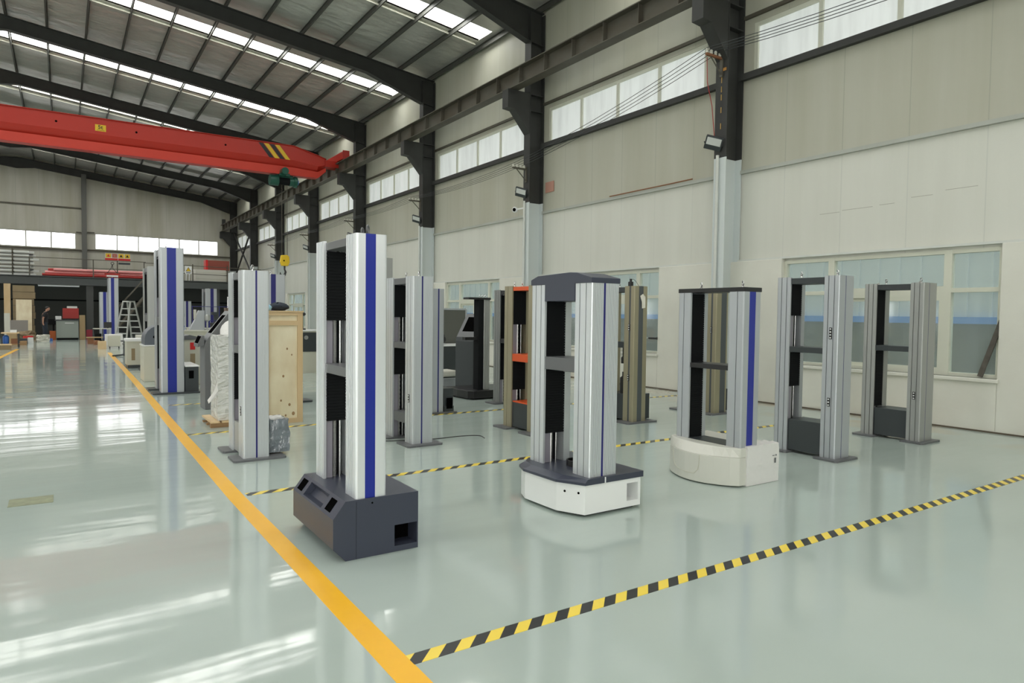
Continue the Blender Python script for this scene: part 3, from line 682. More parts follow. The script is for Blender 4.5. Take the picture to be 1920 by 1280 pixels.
pt = q.build('paper_tag', 'paper', g); md = pt.modifiers.new('thick', 'SOLIDIFY'); md.thickness = .001
q = MB().box(.02, .07, .10, .15, 1.875, 1.935).cyl((.045, .125, 1.93), (.045, .125, 1.975), .018, 10); q.tube([(.045, .125, 1.965), (.07, .10, 1.972), (.10, .07, 1.93), (.12, .05, 1.88)], .003, 6); q.build('top_encoder', 'blackg', g)
MB().tube([(-.10, .30 + .06 * math.cos(t), 1.42 + .16 * math.sin(t)) for t in [2 * PI * i / 20 for i in range(20)]], .004, 6, True).build('hanging_cable', 'wht', g)
g = frame_machine('testing_machine', 'olive bronze frame with slate stripe seen through the black capped frame', 8.13, 6.70, .27, .19, .72, .02, 1.84,
    'olive', (.17, .12, 'slate'), 'plain', 'wide', ('beam', .07, 'dgrey'), (1.08, 1.16), 'dgrey', None, [(.12, .10)], notch=.17, sockets=((1.27, 3),), plates=(-.14, .38, .07, 'mgrey'))
B(.02, .42, .10, .62, .03, .36).build('base_box', 'dgrey', g)
MB().lathe([(.02, 1.0), (.02, 1.08)], (.12, .36, 0), 10).lathe([(.03, 1.24), (.045, 1.27), (.03, 1.31), (.015, 1.35)], (.12, .36, 0), 10).build('upper_grip', 'blackg', g); MB().lathe([(.07, .36), (.05, .50), (.06, .62), (.03, .70)], (.12, .36, 0), 12).build('lower_grip', 'blackg', g)
# --- third row and beyond
g = frame_machine('testing_machine', 'grey ribbed frame standing left of the orange beamed frame', 5.93, 8.74, .25, .19, .72, .02, 1.865,
    'alu_dark', None, 'plain', 'two', ('beam', .06, 'blackg'), (1.0, 1.07), 'blackg', [(1.07, 1.78), (.40, 1.0)], None, notch=.17, plates=(-.12, .34, .07, 'mgrey'))
g = frame_machine('testing_machine', 'silver frame with thin blue stripe half hidden behind the fluted frame at centre', 4.41, 8.80, .25, .19, .72, .02, 1.83,
    'alu_mid', (.158, .022, 'dblue'), 'plain', 'one', ('beam', .06, 'mgrey'), (1.0, 1.07), 'mgrey', None, None, notch=.17, plates=(-.12, .46, .05, 'mgrey'))
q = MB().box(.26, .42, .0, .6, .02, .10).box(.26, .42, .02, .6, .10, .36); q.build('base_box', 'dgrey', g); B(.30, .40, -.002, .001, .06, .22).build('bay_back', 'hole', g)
g = frame_machine('testing_machine', 'very tall silver frame with wide royal blue stripe, left of the yellow line end', 1.41, 13.15, .37, .28, 1.0, .03, 2.565,
    'alu_mid', (.175, .145, 'blue'), 'plain', 'two', ('beam', .12, 'mgrey'), (1.2, 1.35), 'mgrey', [(1.7, 2.4), (.4, 1.2)], [(.10, .10)], notch=.25, plates=(-.14, .62, .08, 'dgrey'))
B(.38, .60, .0, .95, .03, .47).build('base_box', 'dgrey', g); B(.44, .52, -.003, .001, .26, .40).build('switch_opening', 'hole', g); B(.38, .61, -.01, .96, .47, .49).build('base_lid', 'wht', g)
g = frame_machine('testing_machine', 'tall silver frame whose top rises behind the fluted frame at centre', 5.31, 13.0, .37, .28, 1.0, .03, 2.60,
    'alu_dull', (.175, .11, 'dblue'), 'plain', 'two', ('beam', .12, 'mgrey'), (1.2, 1.35), 'mgrey', None, None, notch=.25, plates=(-.14, .62, .08, 'dgrey'))
g = frame_machine('testing_machine', 'silver frame with navy stripe behind the wooden crate, below the yellow hook', 2.66, 11.0, .30, .22, .85, .03, 2.06,
    'alu_mid', (.115, .075, 'dblue'), 'plain', 'two', ('beam', .09, 'mgrey'), (1.2, 1.3), 'mgrey', None, [(.10, .10)], notch=.2, plates=(-.14, .72, .08, 'dgrey'))
g = frame_machine('testing_machine', 'narrow grey frame just left of the very tall blue striped machine', 1.66, 17.9, .33, .26, 1.25, .03, 2.50,
    'alu_dull', None, 'plain', 'two', ('beam', .10, 'mgrey'), (1.2, 1.35), 'mgrey', [(1.4, 2.35), (.4, 1.2)], None, notch=.25, plates=(-.12, .4, .08, 'dgrey'))
g = frame_machine('testing_machine', 'distant tall frame with blue stripe directly under the hook near the yellow line end', 1.734, 36.0, .40, .28, 1.0, .03, 2.94,
    'alu_mid', (.165, .13, 'blue'), 'plain', 'one', ('beam', .12, 'mgrey'), None, 'mgrey', None, [(.15, .1)], notch=.2, plates=(-.12, .5, .08, 'dgrey'))
g = frame_machine('testing_machine', 'distant shorter blue striped frame, leftmost of all the frames', 1.47, 38.0, .50, .28, 1.0, .03, 2.33,
    'alu_mid', (.20, .13, 'blue'), 'plain', 'one', ('beam', .12, 'mgrey'), None, 'mgrey', None, None, notch=.2, plates=(-.12, .5, .08, 'dgrey'))
g = frame_machine('testing_machine', 'distant blue striped frame in front of the dark partition, above the grey console', 4.72, 29.0, .40, .30, 1.0, .03, 2.36,
    'alu_mid', (.22, .12, 'dblue'), 'plain', 'one', ('beam', .12, 'mgrey'), None, 'mgrey', None, None, notch=.2, plates=(-.12, .5, .08, 'dgrey'))
g = frame_machine('testing_machine', 'small distant frame with narrow blue stripe right beside the very tall machine', 4.42, 33.0, .34, .28, .8, .03, 1.90,
    'alu_mid', (.17, .09, 'dblue'), 'plain', 'one', ('beam', .12, 'mgrey'), None, 'mgrey', None, None, notch=.2, plates=(-.12, .4, .08, 'dgrey'))

# ------------------------------------------------------------------ single column machine and consoles
g = thing('single_column_tester', 'single column tester with black T shaped top on a low black base', 'testing machine', (5.75, 9.92, 0))
MB().prism([(0, .06), (.07, -.02), (1.0, -.02), (1.0, .85), (.0, .85), (-.02, .40)], .02, .155, 'z').build('base_box', 'blackg', g, bevel=.01)
MB().cyl((.12, .12, 0), (.12, .12, .02), .03, 10).cyl((.9, .12, 0), (.9, .12, .02), .03, 10).cyl((.12, .75, 0), (.12, .75, .02), .03, 10).cyl((.9, .75, 0), (.9, .75, .02), .03, 10).build('rubber_foot', 'black', g)
MB().prism([(u + .33, v + .10) for u, v in profile(.13, .16, [(.04, .004, .004), (.085, .004, .004)], [], None)], .155, 1.72).build('column', 'alu_dull', g)
B(.225, .328, .10, .26, .155, 1.72).build('bellows_cover', 'black', g); B(.02, .46, .08, .28, 1.72, 1.755).build('top_cap', 'blackg', g); B(-.02, .23, .13, .23, 1.02, 1.07).build('crosshead', 'blackg', g)
for q in (.30, .36, .42): eyebolt(g, q, .18, 1.755, .018)
def console(label, x, y, m, mfront, h=1.475, wy=.42, shelf=False, rz=0):
    g = thing('control_console', label, 'console', (x, y, 0), rz, 'bent control consoles')
    body = [(0, 0), (.24, 0), (.24, .98), (.52, h - .10), (.43, h), (.36, h), (.02, 1.02), (0, .95)]
    MB().prism(body, 0, wy, 'y').build('body', m, g, bevel=.006)
    a = Vector((.02, 0, 1.02)); b = Vector((.36, 0, h)); d = (b - a).normalized(); nrm = Vector((-d.z, 0, d.x))
    def plate(t0, t1, y0_, y1_, th, nm, mm, par):
        L = (b - a).length; vs = [a + d * (L * t) + Vector((0, yy_, 0)) + nrm * e for e in (.0005, th) for t, yy_ in ((t0, y0_), (t1, y0_), (t1, y1_), (t0, y1_))]
        q = MB(); q._add(vs, [(3, 2, 1, 0), (4, 5, 6, 7), (0, 1, 5, 4), (1, 2, 6, 5), (2, 3, 7, 6), (3, 0, 4, 7)]); return q.build(nm, mm, par)
    f = plate(.02, .99, .004, wy - .004, .004, 'front_panel', mfront, g); plate(.25, .85, .07, wy - .08, .007, 'display_screen', 'hole', f)
    if shelf:
        sh = MB().prism([(-.09, .93), (0, .96), (0, 1.10), (-.03, 1.10), (-.09, .97)], .03, wy - .03, 'y').build('keyboard_shelf', m, g)
        MB().prism([(-.085, .985), (-.04, 1.09), (-.035, 1.085), (-.08, .98)], .06, wy - .06, 'y').build('keypad', 'hole', sh)
    return g
console('dark console with bent over screen top, left of the single column tester', 6.40, 10.92, 'dgrey', 'mgrey', 1.475, rz=.40)
console('grey console with leaning screen behind the plastic wrapped pallet load', 1.735, 10.80, 'mgrey', mat('light_grey_coat', (.25, .26, .26), .4), 1.47, .42, True)
g = thing('storage_cabinet', 'small dark cabinet standing behind the bent dark console', 'cabinet', (6.80, 11.5, 0))
B(0, .25, 0, .5, 0, .95).build('body', 'dgrey', g); B(.05, .09, -.012, 0, .55, .75).build('handle', 'hole', g)
# ------------------------------------------------------------------ crate, wrapped load, desks
g = thing('wooden_crate', 'upright pine and plywood shipping crate behind the blue striped frames', 'crate', (2.15, 9.0, 0), .0)
CW, CD, CH = .50, .45, 1.46
B(.02, CW - .02, .02, CD, .04, CH - .03).build('side_panel', 'ply', g)
for (x0_, x1_, z0_, z1_) in ((0, .07, .0, CH), (CW - .07, CW, 0, CH), (.07, CW - .07, CH - .04, CH), (.07, CW - .07, CH - .17, CH - .11), (.07, CW - .07, 0, .06)):
    B(x0_, x1_, 0, .02, z0_, z1_).build('batten', 'wood', g)
for (y0_, y1_) in ((.02, .09), (CD - .07, CD)): B(CW - .02, CW, y0_, y1_, 0, CH).build('batten', 'wood', g)
for (kx, kz, kr) in ((.30, .98, .012), (.36, .90, .009), (.25, .62, .014), (.33, .24, .016), (.22, .30, .012), (.38, .12, .02), (.28, .10, .012)):
    MB().ball((kx, .0195, kz), kr, .003, kr * 1.3, 10, 6).build('wood_knot', 'pallet', g)
B(-.01, CW + .01, -.01, CD + .01, CH, CH + .02).build('lid', 'wood', g)
cr = (1.95, 9.0)
def blob(name, label, cat, m, loc, rx, ry, rz_, seed=1, amp=.1, group=None):
    rnd = random.Random(seed); mb = MB().ball((0, 0, rz_ * .9), rx, ry, rz_, 18, 10)
    mb.v = [(x * (1 + rnd.uniform(-amp, amp)), y * (1 + rnd.uniform(-amp, amp)), max(0, z * (1 + rnd.uniform(-amp, amp)))) for x, y, z in mb.v]
    o = tag(mb.build(name, m, None, smooth=True), label, cat, group); o.location = loc; return o
blob('dust_sheet', 'dark bundled cloth lying on the wooden crate', 'cloth', 'denim', (2.40, 9.25, CH + .02), .13, .10, .055, 2, .12)
blob('dust_sheet', 'pale blue cloth lying on the wooden crate', 'cloth', 'ltblue', (2.22, 9.08, CH + .02), .05, .05, .04, 4, .1)
g = thing('wooden_pallet', 'low wooden pallet under the film wrapped load', 'pallet', (1.52, 9.05, 0))
for i in range(3): B(0 + .02 * i, .62, .0 + i * .27, .09 + i * .27, .02, .06).build('block_rail', 'pallet', g)
for i in range(5): B(.0 + i * .13, .10 + i * .13, -.02, .66, .06, .08).build('deck_board', 'wood', g)
for i in range(3): B(0, .62, .01 + i * .27, .08 + i * .27, 0, .02).build('bottom_board', 'pallet', g)
g = thing('wrapped_load', 'tall load wrapped in crumpled white film on the low pallet', 'wrapped load', (1.615, 9.10, .0815))
lumpy(0, .43, 0, .50, 0, 1.07, 9, .008, 11).build('film_body', 'wrap', g, smooth=True)
mb = MB().ball((.25, .25, 1.08), .18, .20, .20, 18, 10); rnd = random.Random(4); mb.v = [(x + rnd.uniform(-.012, .012), y + rnd.uniform(-.012, .012), max(z, 1.07)) for x, y, z in mb.v]; mb.build('film_hood', 'foam', g, smooth=True)
q = MB(); q._add([(-.0, .02, .50), (-.06, -.01, .36), (-.13, -.03, .27), (-.12, -.05, .23), (-.03, -.01, .30), (.0, .0, .38)], [(0, 1, 2, 3, 4, 5)]); tl = q.build('loose_flap', 'foam', g); md = tl.modifiers.new('t', 'SOLIDIFY'); md.thickness = .004
B(.12, .45, -.013, -.009, 1.045, 1.065).build('dark_strap', 'hole', g)

def bench(name, label, cat, x0, x1, y0, y1, z, mtop, mbody, legs=False, group=None, loc_z=0):
    g = thing(name, label, cat, (x0, y0, 0), 0, group); W_, D_ = x1 - x0, y1 - y0
    B(0, W_, 0, D_, z - .03, z).build('worktop', mtop, g)
    if legs:
        for lx in (.03, W_ - .08):
            for ly in (.03, D_ - .08): B(lx, lx + .05, ly, ly + .05, 0, z - .03).build('leg', mbody, g)
    else: B(.02, W_ - .02, .02, D_ - .02, 0, z - .03).build('body', mbody, g)
    return g
g = bench('lab_bench', 'dark sided work bench with white top seen right of the crate', 'bench', 4.6, 6.3, 16.2, 16.9, 1.04, 'wht', 'cream')
B(.02, 1.68, .005, .018, .52, .98).build('front_panel', 'dgrey', g); MB().cyl((.25, -.01, .86), (.25, .0, .86), .05, 14).build('hand_wheel', 'tube', g)
for i, (px, lab) in enumerate(((4.85, 'leftmost slim black stand on the bench right of the crate'), (5.35, 'middle slim black stand on the bench right of the crate'), (5.75, 'rightmost slim black stand on the bench right of the crate'))):
    g = thing('gauge_stand', lab, 'instrument', (px, 16.5, 1.04), 0, 'slim instruments on the bench')
    MB().lathe([(.08, 0), (.08, .03), (.02, .04), (.02, .34)], (0, 0, 0), 12).build('post', 'blackg', g); MB().ball((0, 0, .38), .08, .08, .05).build('head', 'blackg', g)
g = bench('office_desk', 'dark desk with a tall grey back screen left of the bent dark console', 'desk', 6.6, 8.1, 13.2, 13.9, .78, 'wht', 'dgrey')
g = thing('desk_screen', 'grey fabric divider standing on the dark desk', 'divider', (6.62, 13.93, .0)); B(0, 1.32, 0, .04, .0, 1.56).build('panel', mat('screen_fabric', (.10, .105, .09), .8), g); B(-.02, 1.34, -.01, .05, 1.56, 1.60).build('frame_cap', 'alu_mid', g); B(1.32, 1.36, 0, .04, 0, 1.58).build('frame_post', 'alu_mid', g)
g = thing('bench_instrument', 'orange and black bench instrument on the dark desk', 'instrument', (6.72, 13.3, .781)); B(0, .17, .05, .25, 0, .34).build('body', mat('instrument_orange', (.62, .17, .02), .45), g); B(.02, .15, .06, .2, .34, .42).build('head', 'blackg', g)
MB().ball((.33, .15, .105), .12, .1, .1)  .cyl((.33, .15, .01), (.38, .15, .22), .04, 10).build('motor', 'blackg', g)
g = thing('printer_unit', 'small light grey unit on the floor behind the dark base box', 'unit', (6.0, 11.6, 0)); B(0, .42, 0, .4, .0, .22).build('body', 'alu_mid', g, bevel=.02); B(-.02, .44, -.02, .4, .24, .36).build('cover', 'ivory', g, bevel=.03); B(.02, .4, .02, .38, .21, .25).build('tray', 'dgrey', g)
# cables on the floor
def cable(label, pts, r, m='blackg'):
    mb = MB(); P_ = [Vector(p) for p in pts]; out = []
    for i in range(len(P_) - 1):
        a = P_[max(i - 1, 0)]; b = P_[i]; c = P_[i + 1]; d = P_[min(i + 2, len(P_) - 1)]
        for k in range(6):
            t = k / 6; out.append(.5 * ((2 * b) + (c - a) * t + (2 * a - 5 * b + 4 * c - d) * t * t + (3 * b - a - 3 * c + d) * t ** 3))
    out.append(P_[-1]); return tag(mb.tube(out, r, 6).build('power_cable', m, None, smooth=True), label, 'cable')
cable('thin black cable curving over the floor behind the fluted centre frame', [(2.6, 7.3, .006), (3.05, 7.15, .006), (3.55, 7.0, .006), (3.95, 7.0, .006), (4.15, 6.92, .006), (4.12, 6.75, .006)], .005)
cable('black cable loops lying on the floor behind the single column tester', [(7.3, 11.3, .012), (7.7, 11.1, .012), (8.1, 11.3, .012), (7.9, 11.7, .012), (7.4, 11.6, .012), (7.6, 11.1, .03), (8.2, 10.9, .012)], .012)

# ------------------------------------------------------------------ wall fittings
ordn = {8: 'nearest', 14: 'second', 20: 'third', 26: 'fourth', 32: 'fifth', 38: 'sixth'}
wires = []
for yf in (8, 14, 20, 26, 32, 38):
    nth = ordn[yf]
    g = thing('insulator_bracket', '%s wall bracket with porcelain insulators, counted from the right, on a dark column' % nth, 'bracket', (9.70, yf, 5.10 if yf > 8 else 6.0), 0, 'insulator brackets')
    MB().box(-.42, .0, -.02, .02, -.02, .02).build('arm', 'rust' if yf == 8 else 'rail', g)
    MB().tube([(-.30, 0, -.02), (-.02, 0, -.28)], .012, 6).box(-.03, 0, -.03, .03, -.32, .06).build('brace', 'rail', g)
    for i in range(4): MB().lathe([(.02, 0), (.028, .02), (.018, .035), (.028, .05), (.016, .075)], (-.40 + .11 * i, 0, .02), 10).build('insulator', 'ivory', g, smooth=True)
    g = thing('floodlight', '%s black LED floodlight on a column, counted from the right' % nth, 'floodlight', (9.58, yf + .05, 4.52), 0, 'column floodlights')
    g.rotation_euler = (.35, -.55, .5)
    B(-.03, .03, -.15, .15, -.11, .13).build('housing', 'dgrey', g, bevel=.008); B(-.034, -.03, -.125, .125, -.02, .11).build('lens', 'lens', g)
    MB().tube([(.0, -.165, 0), (.10, -.10, -.12), (.10, .10, -.12), (.0, .165, 0)], .009, 6).build('bracket', 'dgrey', g)
    p = MB().cyl((9.66, yf + .02, 0.0), (9.66, yf + .02, 4.32), .028, 10)
    struct(p.build('trim_%d' % (50 + yf), 'white_pt', None, smooth=True))
def wire_z(y, i):
    if y <= 8: return 6.05 + .07
    return None
lv = {2: 5.92, 8: 6.108, 14: 5.208, 20: 5.208, 26: 5.208, 32: 5.208, 38: 5.208}
for i, wl in enumerate(('outermost', 'second', 'third', 'innermost')):
    pts = []
    ks = sorted(lv)
    for a, b in zip(ks, ks[1:]):
        for k_ in range(6):
            t = k_ / 6; sag = -.10 * 4 * t * (1 - t); pts.append((9.70 - .40 + .11 * i, a + (b - a) * t, lv[a] * (1 - t) + lv[b] * t + sag))
    pts.append((9.70 - .40 + .11 * i, 38, 5.20))
    o = tag(MB().tube(pts, .006, 5).build('overhead_wire', 'dgrey'), '%s of the four power wires strung between the wall brackets, counted from the hall side' % wl, 'wire', 'power wires along the wall')
tag(MB().tube([(9.42, 8.1, 6.0), (9.5, 8.15, 5.6), (9.6, 8.12, 5.2), (9.66, 8.1, 4.65)], .007, 6).build('drop_wire', 'dred'), 'thin red wire dropping from the nearest insulators to the floodlight', 'wire')
g = thing('security_camera', 'white dome camera with black lens below the second floodlight', 'camera', (9.62, 14.38, 4.14)); MB().ball((0, 0, 0), .075).build('dome', 'wht', g, smooth=True); MB().ball((-.045, -.035, -.005), .045).build('camera_lens', 'hole', g, smooth=True); MB().cyl((.0, 0, 0), (.1, -.30, .02), .02, 8).build('arm', 'wht', g)
o = tag(B(-.03, 0, -.17, .17, -.13, .13).build('wall_box', 'pinkp', None, bevel=.008), 'small faded pink box on the upper wall right of the second column', 'box'); o.location = (10.148, 13.6, 4.66)
g = thing('dark_plank', 'dark weathered board leaning in the corner of the rightmost low window', 'board', (10.12, 3.98, .70)); g.rotation_euler = (math.radians(17), 0, 0); B(-.03, -.005, -.03, .03, .02, .80).build('board', mat('dark_old_wood', (.06, .052, .042), .8, var=(8, (.14, .13, .11), .2)), g)
g = thing('steel_rod', 'thin rod with dark grip fixed on the wall right of the tagged olive frame', 'rod', (10.03, 9.75, 1.02)); MB().cyl((0, 0, 0), (-.02, .75, .0), .008, 8).build('shaft', 'tube', g); MB().cyl((0, 0, 0), (-.005, .22, 0), .022, 10).build('grip', 'blackg', g)
for (ya_, yb_, z_) in ((6.35, 6.02, 3.13), (5.98, 5.50, 3.15), (5.40, 5.18, 3.16), (4.95, 4.66, 3.21), (4.5, 4.1, 3.25)):
    struct(B(10.148, 10.151, yb_, ya_, z_, z_ + .007).build('trim_91', 'trim_dark'))
tag(MB().tube([(10.07, 8.95, 4.105), (10.07, 9.6, 4.10), (10.07, 10.3, 4.10), (10.07, 11.3, 4.098)], .012, 6).build('rusty_wire', 'rust'), 'rusty red wire lying along the wall rail left of the nearest dark column', 'wire')
g = thing('orange_tape', 'orange tape scrap and yellow paint runs on the nearest dark column', 'tape', (9.695, 8.0, 5.78)); B(-.006, 0, -.10, .05, 0, .05).build('tape_strip', mat('dull_orange', (.42, .20, .04), .6), g)
for i, z_ in enumerate((-.10, -.26, -.40, -.62, -.90)): B(-.004, 0, -.012, .006, z_ - .10, z_).build('paint_run', mat('dull_yellow', (.40, .26, .08), .7), g)
struct(B(10.02, 10.05, Y0, Y1, 0, .018).build('baseboard_right', mat('dirt_line', (.10, .08, .055), .9)))
# wall scuff marks & pipework at the first columns
struct(MB().cyl((9.99, 8.33, 0), (9.99, 8.33, 2.7), .022, 8).build('trim_90', 'white_pt', None, smooth=True))
# diagonal braces in the last bay
for a, b in (((9.9, 44.1, 3.6), (9.9, 49.8, 6.9)), ((9.9, 49.8, 3.6), (9.9, 44.1, 6.9))): struct(MB().tube([a, b], .06, 6).build('cross_brace', 'steel'))

# ------------------------------------------------------------------ overhead crane
CY = 26.7
g = thing('overhead_crane', 'red overhead travelling crane spanning the hall under the roof', 'crane', (0, CY, 0))
gp = [(-13.4, 7.05), (-12.8, 6.74), (8.05, 6.74), (8.62, 7.15), (8.72, 7.25), (8.72, 7.50), (7.45, 7.82), (-12.2, 7.72), (-13.4, 7.50)]
def girder_part(sec, stations):
    """sec(x, zt, zb) -> list of (y, z); lofted along x"""
    mb = MB(); rings = [[(x, y, z) for y, z in sec(zt, zb)] for x, zt, zb in stations]; n_ = len(rings[0]); vs = [p for r in rings for p in r]; fs = []
    for i in range(len(rings) - 1): fs += [(i * n_ + k, i * n_ + (k + 1) % n_, (i + 1) * n_ + (k + 1) % n_, (i + 1) * n_ + k) for k in range(n_)]
    fs += [tuple(range(n_)), tuple((len(rings) - 1) * n_ + k for k in range(n_))]; return mb._add(vs, fs)
ST = [(-13.4, 7.50, 7.10), (-12.2, 7.74, 6.74), (7.45, 7.84, 6.74), (8.40, 7.60, 6.76), (8.72, 7.50, 7.05)]
def box_sec(zt, zb):
    h_ = zt - zb; k_ = zb + h_ * .52; l_ = zb + h_ * .26; return [(-.20, zt), (-.20, k_), (-.05, l_), (-.05, zb), (.05, zb), (.05, l_), (.20, k_), (.20, zt)]
gird = girder_part(box_sec, ST).build('girder', 'red', g)
girder_part(lambda zt, zb: [(-.26, zt + .018), (-.26, zt), (.26, zt), (.26, zt + .018)], ST).build('top_flange', 'red', gird)
girder_part(lambda zt, zb: [(-.17, zb + (zt - zb) * .27), (-.17, zb), (-.155, zb), (-.155, zb + (zt - zb) * .27)], ST[1:]).build('lower_web', mat('crane_red_lit', (.58, .04, .02), .4), gird)  # brighter red: light on this upright face is put into the colour
girder_part(lambda zt, zb: [(-.19, zb), (-.19, zb - .018), (.19, zb - .018), (.19, zb)], ST[1:]).build('bottom_flange', 'red', gird)
for s_, xx in ((1, 9.22), (-1, -13.62)):
    ec = B(xx - .11, xx + .11, -1.05, 1.25, 7.45, 7.74).build('end_carriage', 'red', g, bevel=.01); B(xx - .13, xx + .13, -1.09, -1.05, 7.43, 7.76).build('end_plate', 'dred', ec)
    B(min(xx, xx - s_ * .55), max(xx, xx - s_ * .55), -.25, .25, 7.22, 7.47).build('joint_plate', 'red', ec)
    MB().cyl((xx - .05, -.8, 7.47), (xx + .05, -.8, 7.47), .04, 12).cyl((xx - .05, 1.0, 7.47), (xx + .05, 1.0, 7.47), .04, 12).build('wheel', 'steel', ec)
pl = B(.95, 1.26, -.212, -.20, 7.40, 7.61).build('capacity_plate', 'syel', g); text('5t', .17, 'blackg', pl, (1.10, -.2135, 7.525), (PI / 2, 0, 0), bold=.004); B(.99, 1.22, -.214, -.212, 7.425, 7.435).build('small_print', 'blackg', pl)
for i in range(4):
    x_ = 6.15 + .20 * i; MB().prism([(x_, 7.80), (x_ + .17, 7.80), (x_ + .57, 7.30), (x_ + .40, 7.30)], -.206, -.199, 'y').build('hazard_stripe', 'blackg' if i % 2 == 0 else 'syel', g)
for x_ in (-.12, 2.15, 5.0): MB().cyl((x_, -.205, 7.53), (x_, -.19, 7.53), .035, 12).build('bolt_hole', 'hole', gird)
h = MB().lathe([(.0, -.52), (.17, -.50), (.19, -.2), (.19, -.18)], (0, 0, 0), 18)
def xcyl(r0, xa, xb, z_, y_=0, r1=None, seg=18): return MB().cyl((xa, y_, z_), (xb, y_, z_), r0, seg, r1)
hz = 6.50; hx = 7.1
xcyl(.20, 6.60, 6.92, hz).build('hoist_motor', 'green', g, smooth=True); xcyl(.15, 6.90, 7.35, hz).build('rope_drum', 'black', g, smooth=True)
q = xcyl(.17, 7.34, 7.52, hz); q2 = xcyl(.21, 7.50, 7.62, hz); q._add(q2.v, q2.f); q.build('gear_end', 'green', g, smooth=True); xcyl(.10, 7.60, 7.68, hz).build('end_cover', 'blueb', g, smooth=True)
B(6.85, 7.45, -.10, .10, hz + .12, hz + .24).build('trolley_frame', 'green', g); MB().cyl((7.05, -.22, 6.80), (7.05, -.55, 6.80), .13, 16).box(6.92, 7.3, -.25, .25, 6.66, 6.76).build('trolley_motor', 'green', g, smooth=True)
for x_ in (7.06, 7.26): MB().cyl((x_, 0, 3.62), (x_, 0, hz - .1), .012, 6).build('wire_rope', 'rail', g)
hb = MB().prism([(7.04, 3.25), (7.28, 3.25), (7.34, 3.40), (7.32, 3.62), (7.24, 3.68), (7.02, 3.66), (6.98, 3.40)], -.07, .07, 'y').build('hook_block', 'syel', g, bevel=.02)
MB().cyl((7.12, -.075, 3.45), (7.12, -.069, 3.45), .03, 10).build('sheave_pin', 'hole', hb)
MB().tube([(7.16, 0, 3.27), (7.16, 0, 3.12), (7.20, 0, 3.02), (7.16, 0, 2.90), (7.07, 0, 2.87), (7.0, 0, 2.93), (7.0, 0, 3.0)], [.035, .03, .04, .045, .04, .03, .015], 8).build('hook', 'blackg', hb, smooth=True)
# crane remote pendant hook over the distant frame at left
g = thing('lifting_sling', 'chain with red spreader bar hanging above the distant tall frame', 'lifting gear', (1.90, 36.3, 2.96))
B(-.30, .32, -.08, .08, .10, .20).build('spreader_bar', 'dred', g); B(-.22, .24, -.09, -.08, .04, .11).build('white_label', 'wht', g)
MB().tube([(-.2, 0, .2), (-.04, 0, .42), (.02, 0, .62)], .015, 6).tube([(.22, 0, .2), (.04, 0, .42), (.02, 0, .62)], .015, 6).tube([(.02 + .06 * math.cos(t), 0, .66 + .06 * math.sin(t)) for t in [2 * PI * i / 12 for i in range(12)]], .014, 6, True).build('chain', 'steel', g)
B(-.24, -.20, -.02, .02, -.02, .1).build('clamp', 'dred', g); B(.22, .26, -.02, .02, -.02, .1).build('clamp', 'dred', g)

# ------------------------------------------------------------------ mezzanine at the far end
MY, MZ = 42.0, 3.18
mz = MB().box(-14.4, 10.0, MY, Y1 - .35, MZ - .06, MZ).box(-14.4, 10.0, MY, MY + .02, MZ - .42, MZ - .02).box(-14.4, 10.0, MY - .08, MY + .10, MZ - .44, MZ - .42).box(-14.4, 10.0, MY - .08, MY + .10, MZ - .04, MZ)
struct(mz.build('trim_35', mat('mezzanine_steel', (.075, .085, .085), .5)))
for x_ in (1.18, 7.4, -5.2): struct(MB().box(x_ - .16, x_ + .16, MY - .02, MY, 0, MZ - .44).box(x_ - .16, x_ + .16, MY + .2, MY + .22, 0, MZ - .44).box(x_ - .01, x_ + .01, MY, MY + .2, 0, MZ - .44).build('steel_column', mat('post_dark', (.055, .058, .056), .6)))
struct(B(-14.4, 10.0, 46.0, 46.15, 0, MZ - .07).build('wall_partition', 'wall_dark')); struct(B(-14.4, 10, 45.9, 46, 1.95, 2.03).build('trim_36', 'black'))
g = thing('guard_rail', 'thin dark steel guard rail along the edge of the mezzanine', 'railing', (0, MY + .05, MZ))
for x_ in (-4.2, -1.4, 1.35, 2.45, 3.72, 6.15, 8.0): B(x_ - .025, x_ + .025, -.025, .025, 0, .94).build('post', 'rail', g)
for z_ in (.93, .48): MB().cyl((-6, 0, z_), (3.8, 0, z_), .02, 6).cyl((3.72, 0, z_ - .04), (9.9, 0, z_ - .14), .02, 6).build('rail', 'rail', g)
g = thing('ceiling_lamp', 'dim tube lamp under the mezzanine above the bench', 'lamp', (0, 44, 2.70)); B(-1.1, .75, -.05, .05, 0, .06).build('tube', 'lamp_on', g); B(-1.12, .77, -.06, .06, .06, .12).build('housing', 'wht', g)
# tube bundles
rnd = random.Random(3)
g_i = 0
for zl in range(7):
    for j in range(2):
        L = 3.4 + rnd.uniform(-.3, .35); z_ = MZ + .062 + zl * .19; y_ = 42.45 + j * .30
        x1_ = -1.0 + rnd.uniform(-.45, .05) 
        o = tag(B(-L, 0, -.06, .06, -.05, .05).build('steel_tube', 'tube_l'), 'silver square steel tube in the tall rack of tubes at far left of the mezzanine', 'tube', 'silver tubes racked on the mezzanine'); o.location = (x1_, y_, z_)
g = g_rack = thing('tube_rack', 'dark metal rack holding the silver tubes on the mezzanine', 'rack', (0, 42.4, MZ))
for x_ in (-4.0, -2.1): MB().box(x_ - .03, x_ + .03, -.08, -.02, 0, 1.35).box(x_ - .03, x_ + .03, .62, .68, 0, 1.35).build('upright', 'rail', g)
for zl in range(7):
    for x_ in (-4.0, -2.1): B(x_ - .03, x_ + .03, -.08, .68, zl * .19 + .001 if zl == 0 else zl * .19 - .035, zl * .19 + .010).build('cross_bar', 'rail', g)
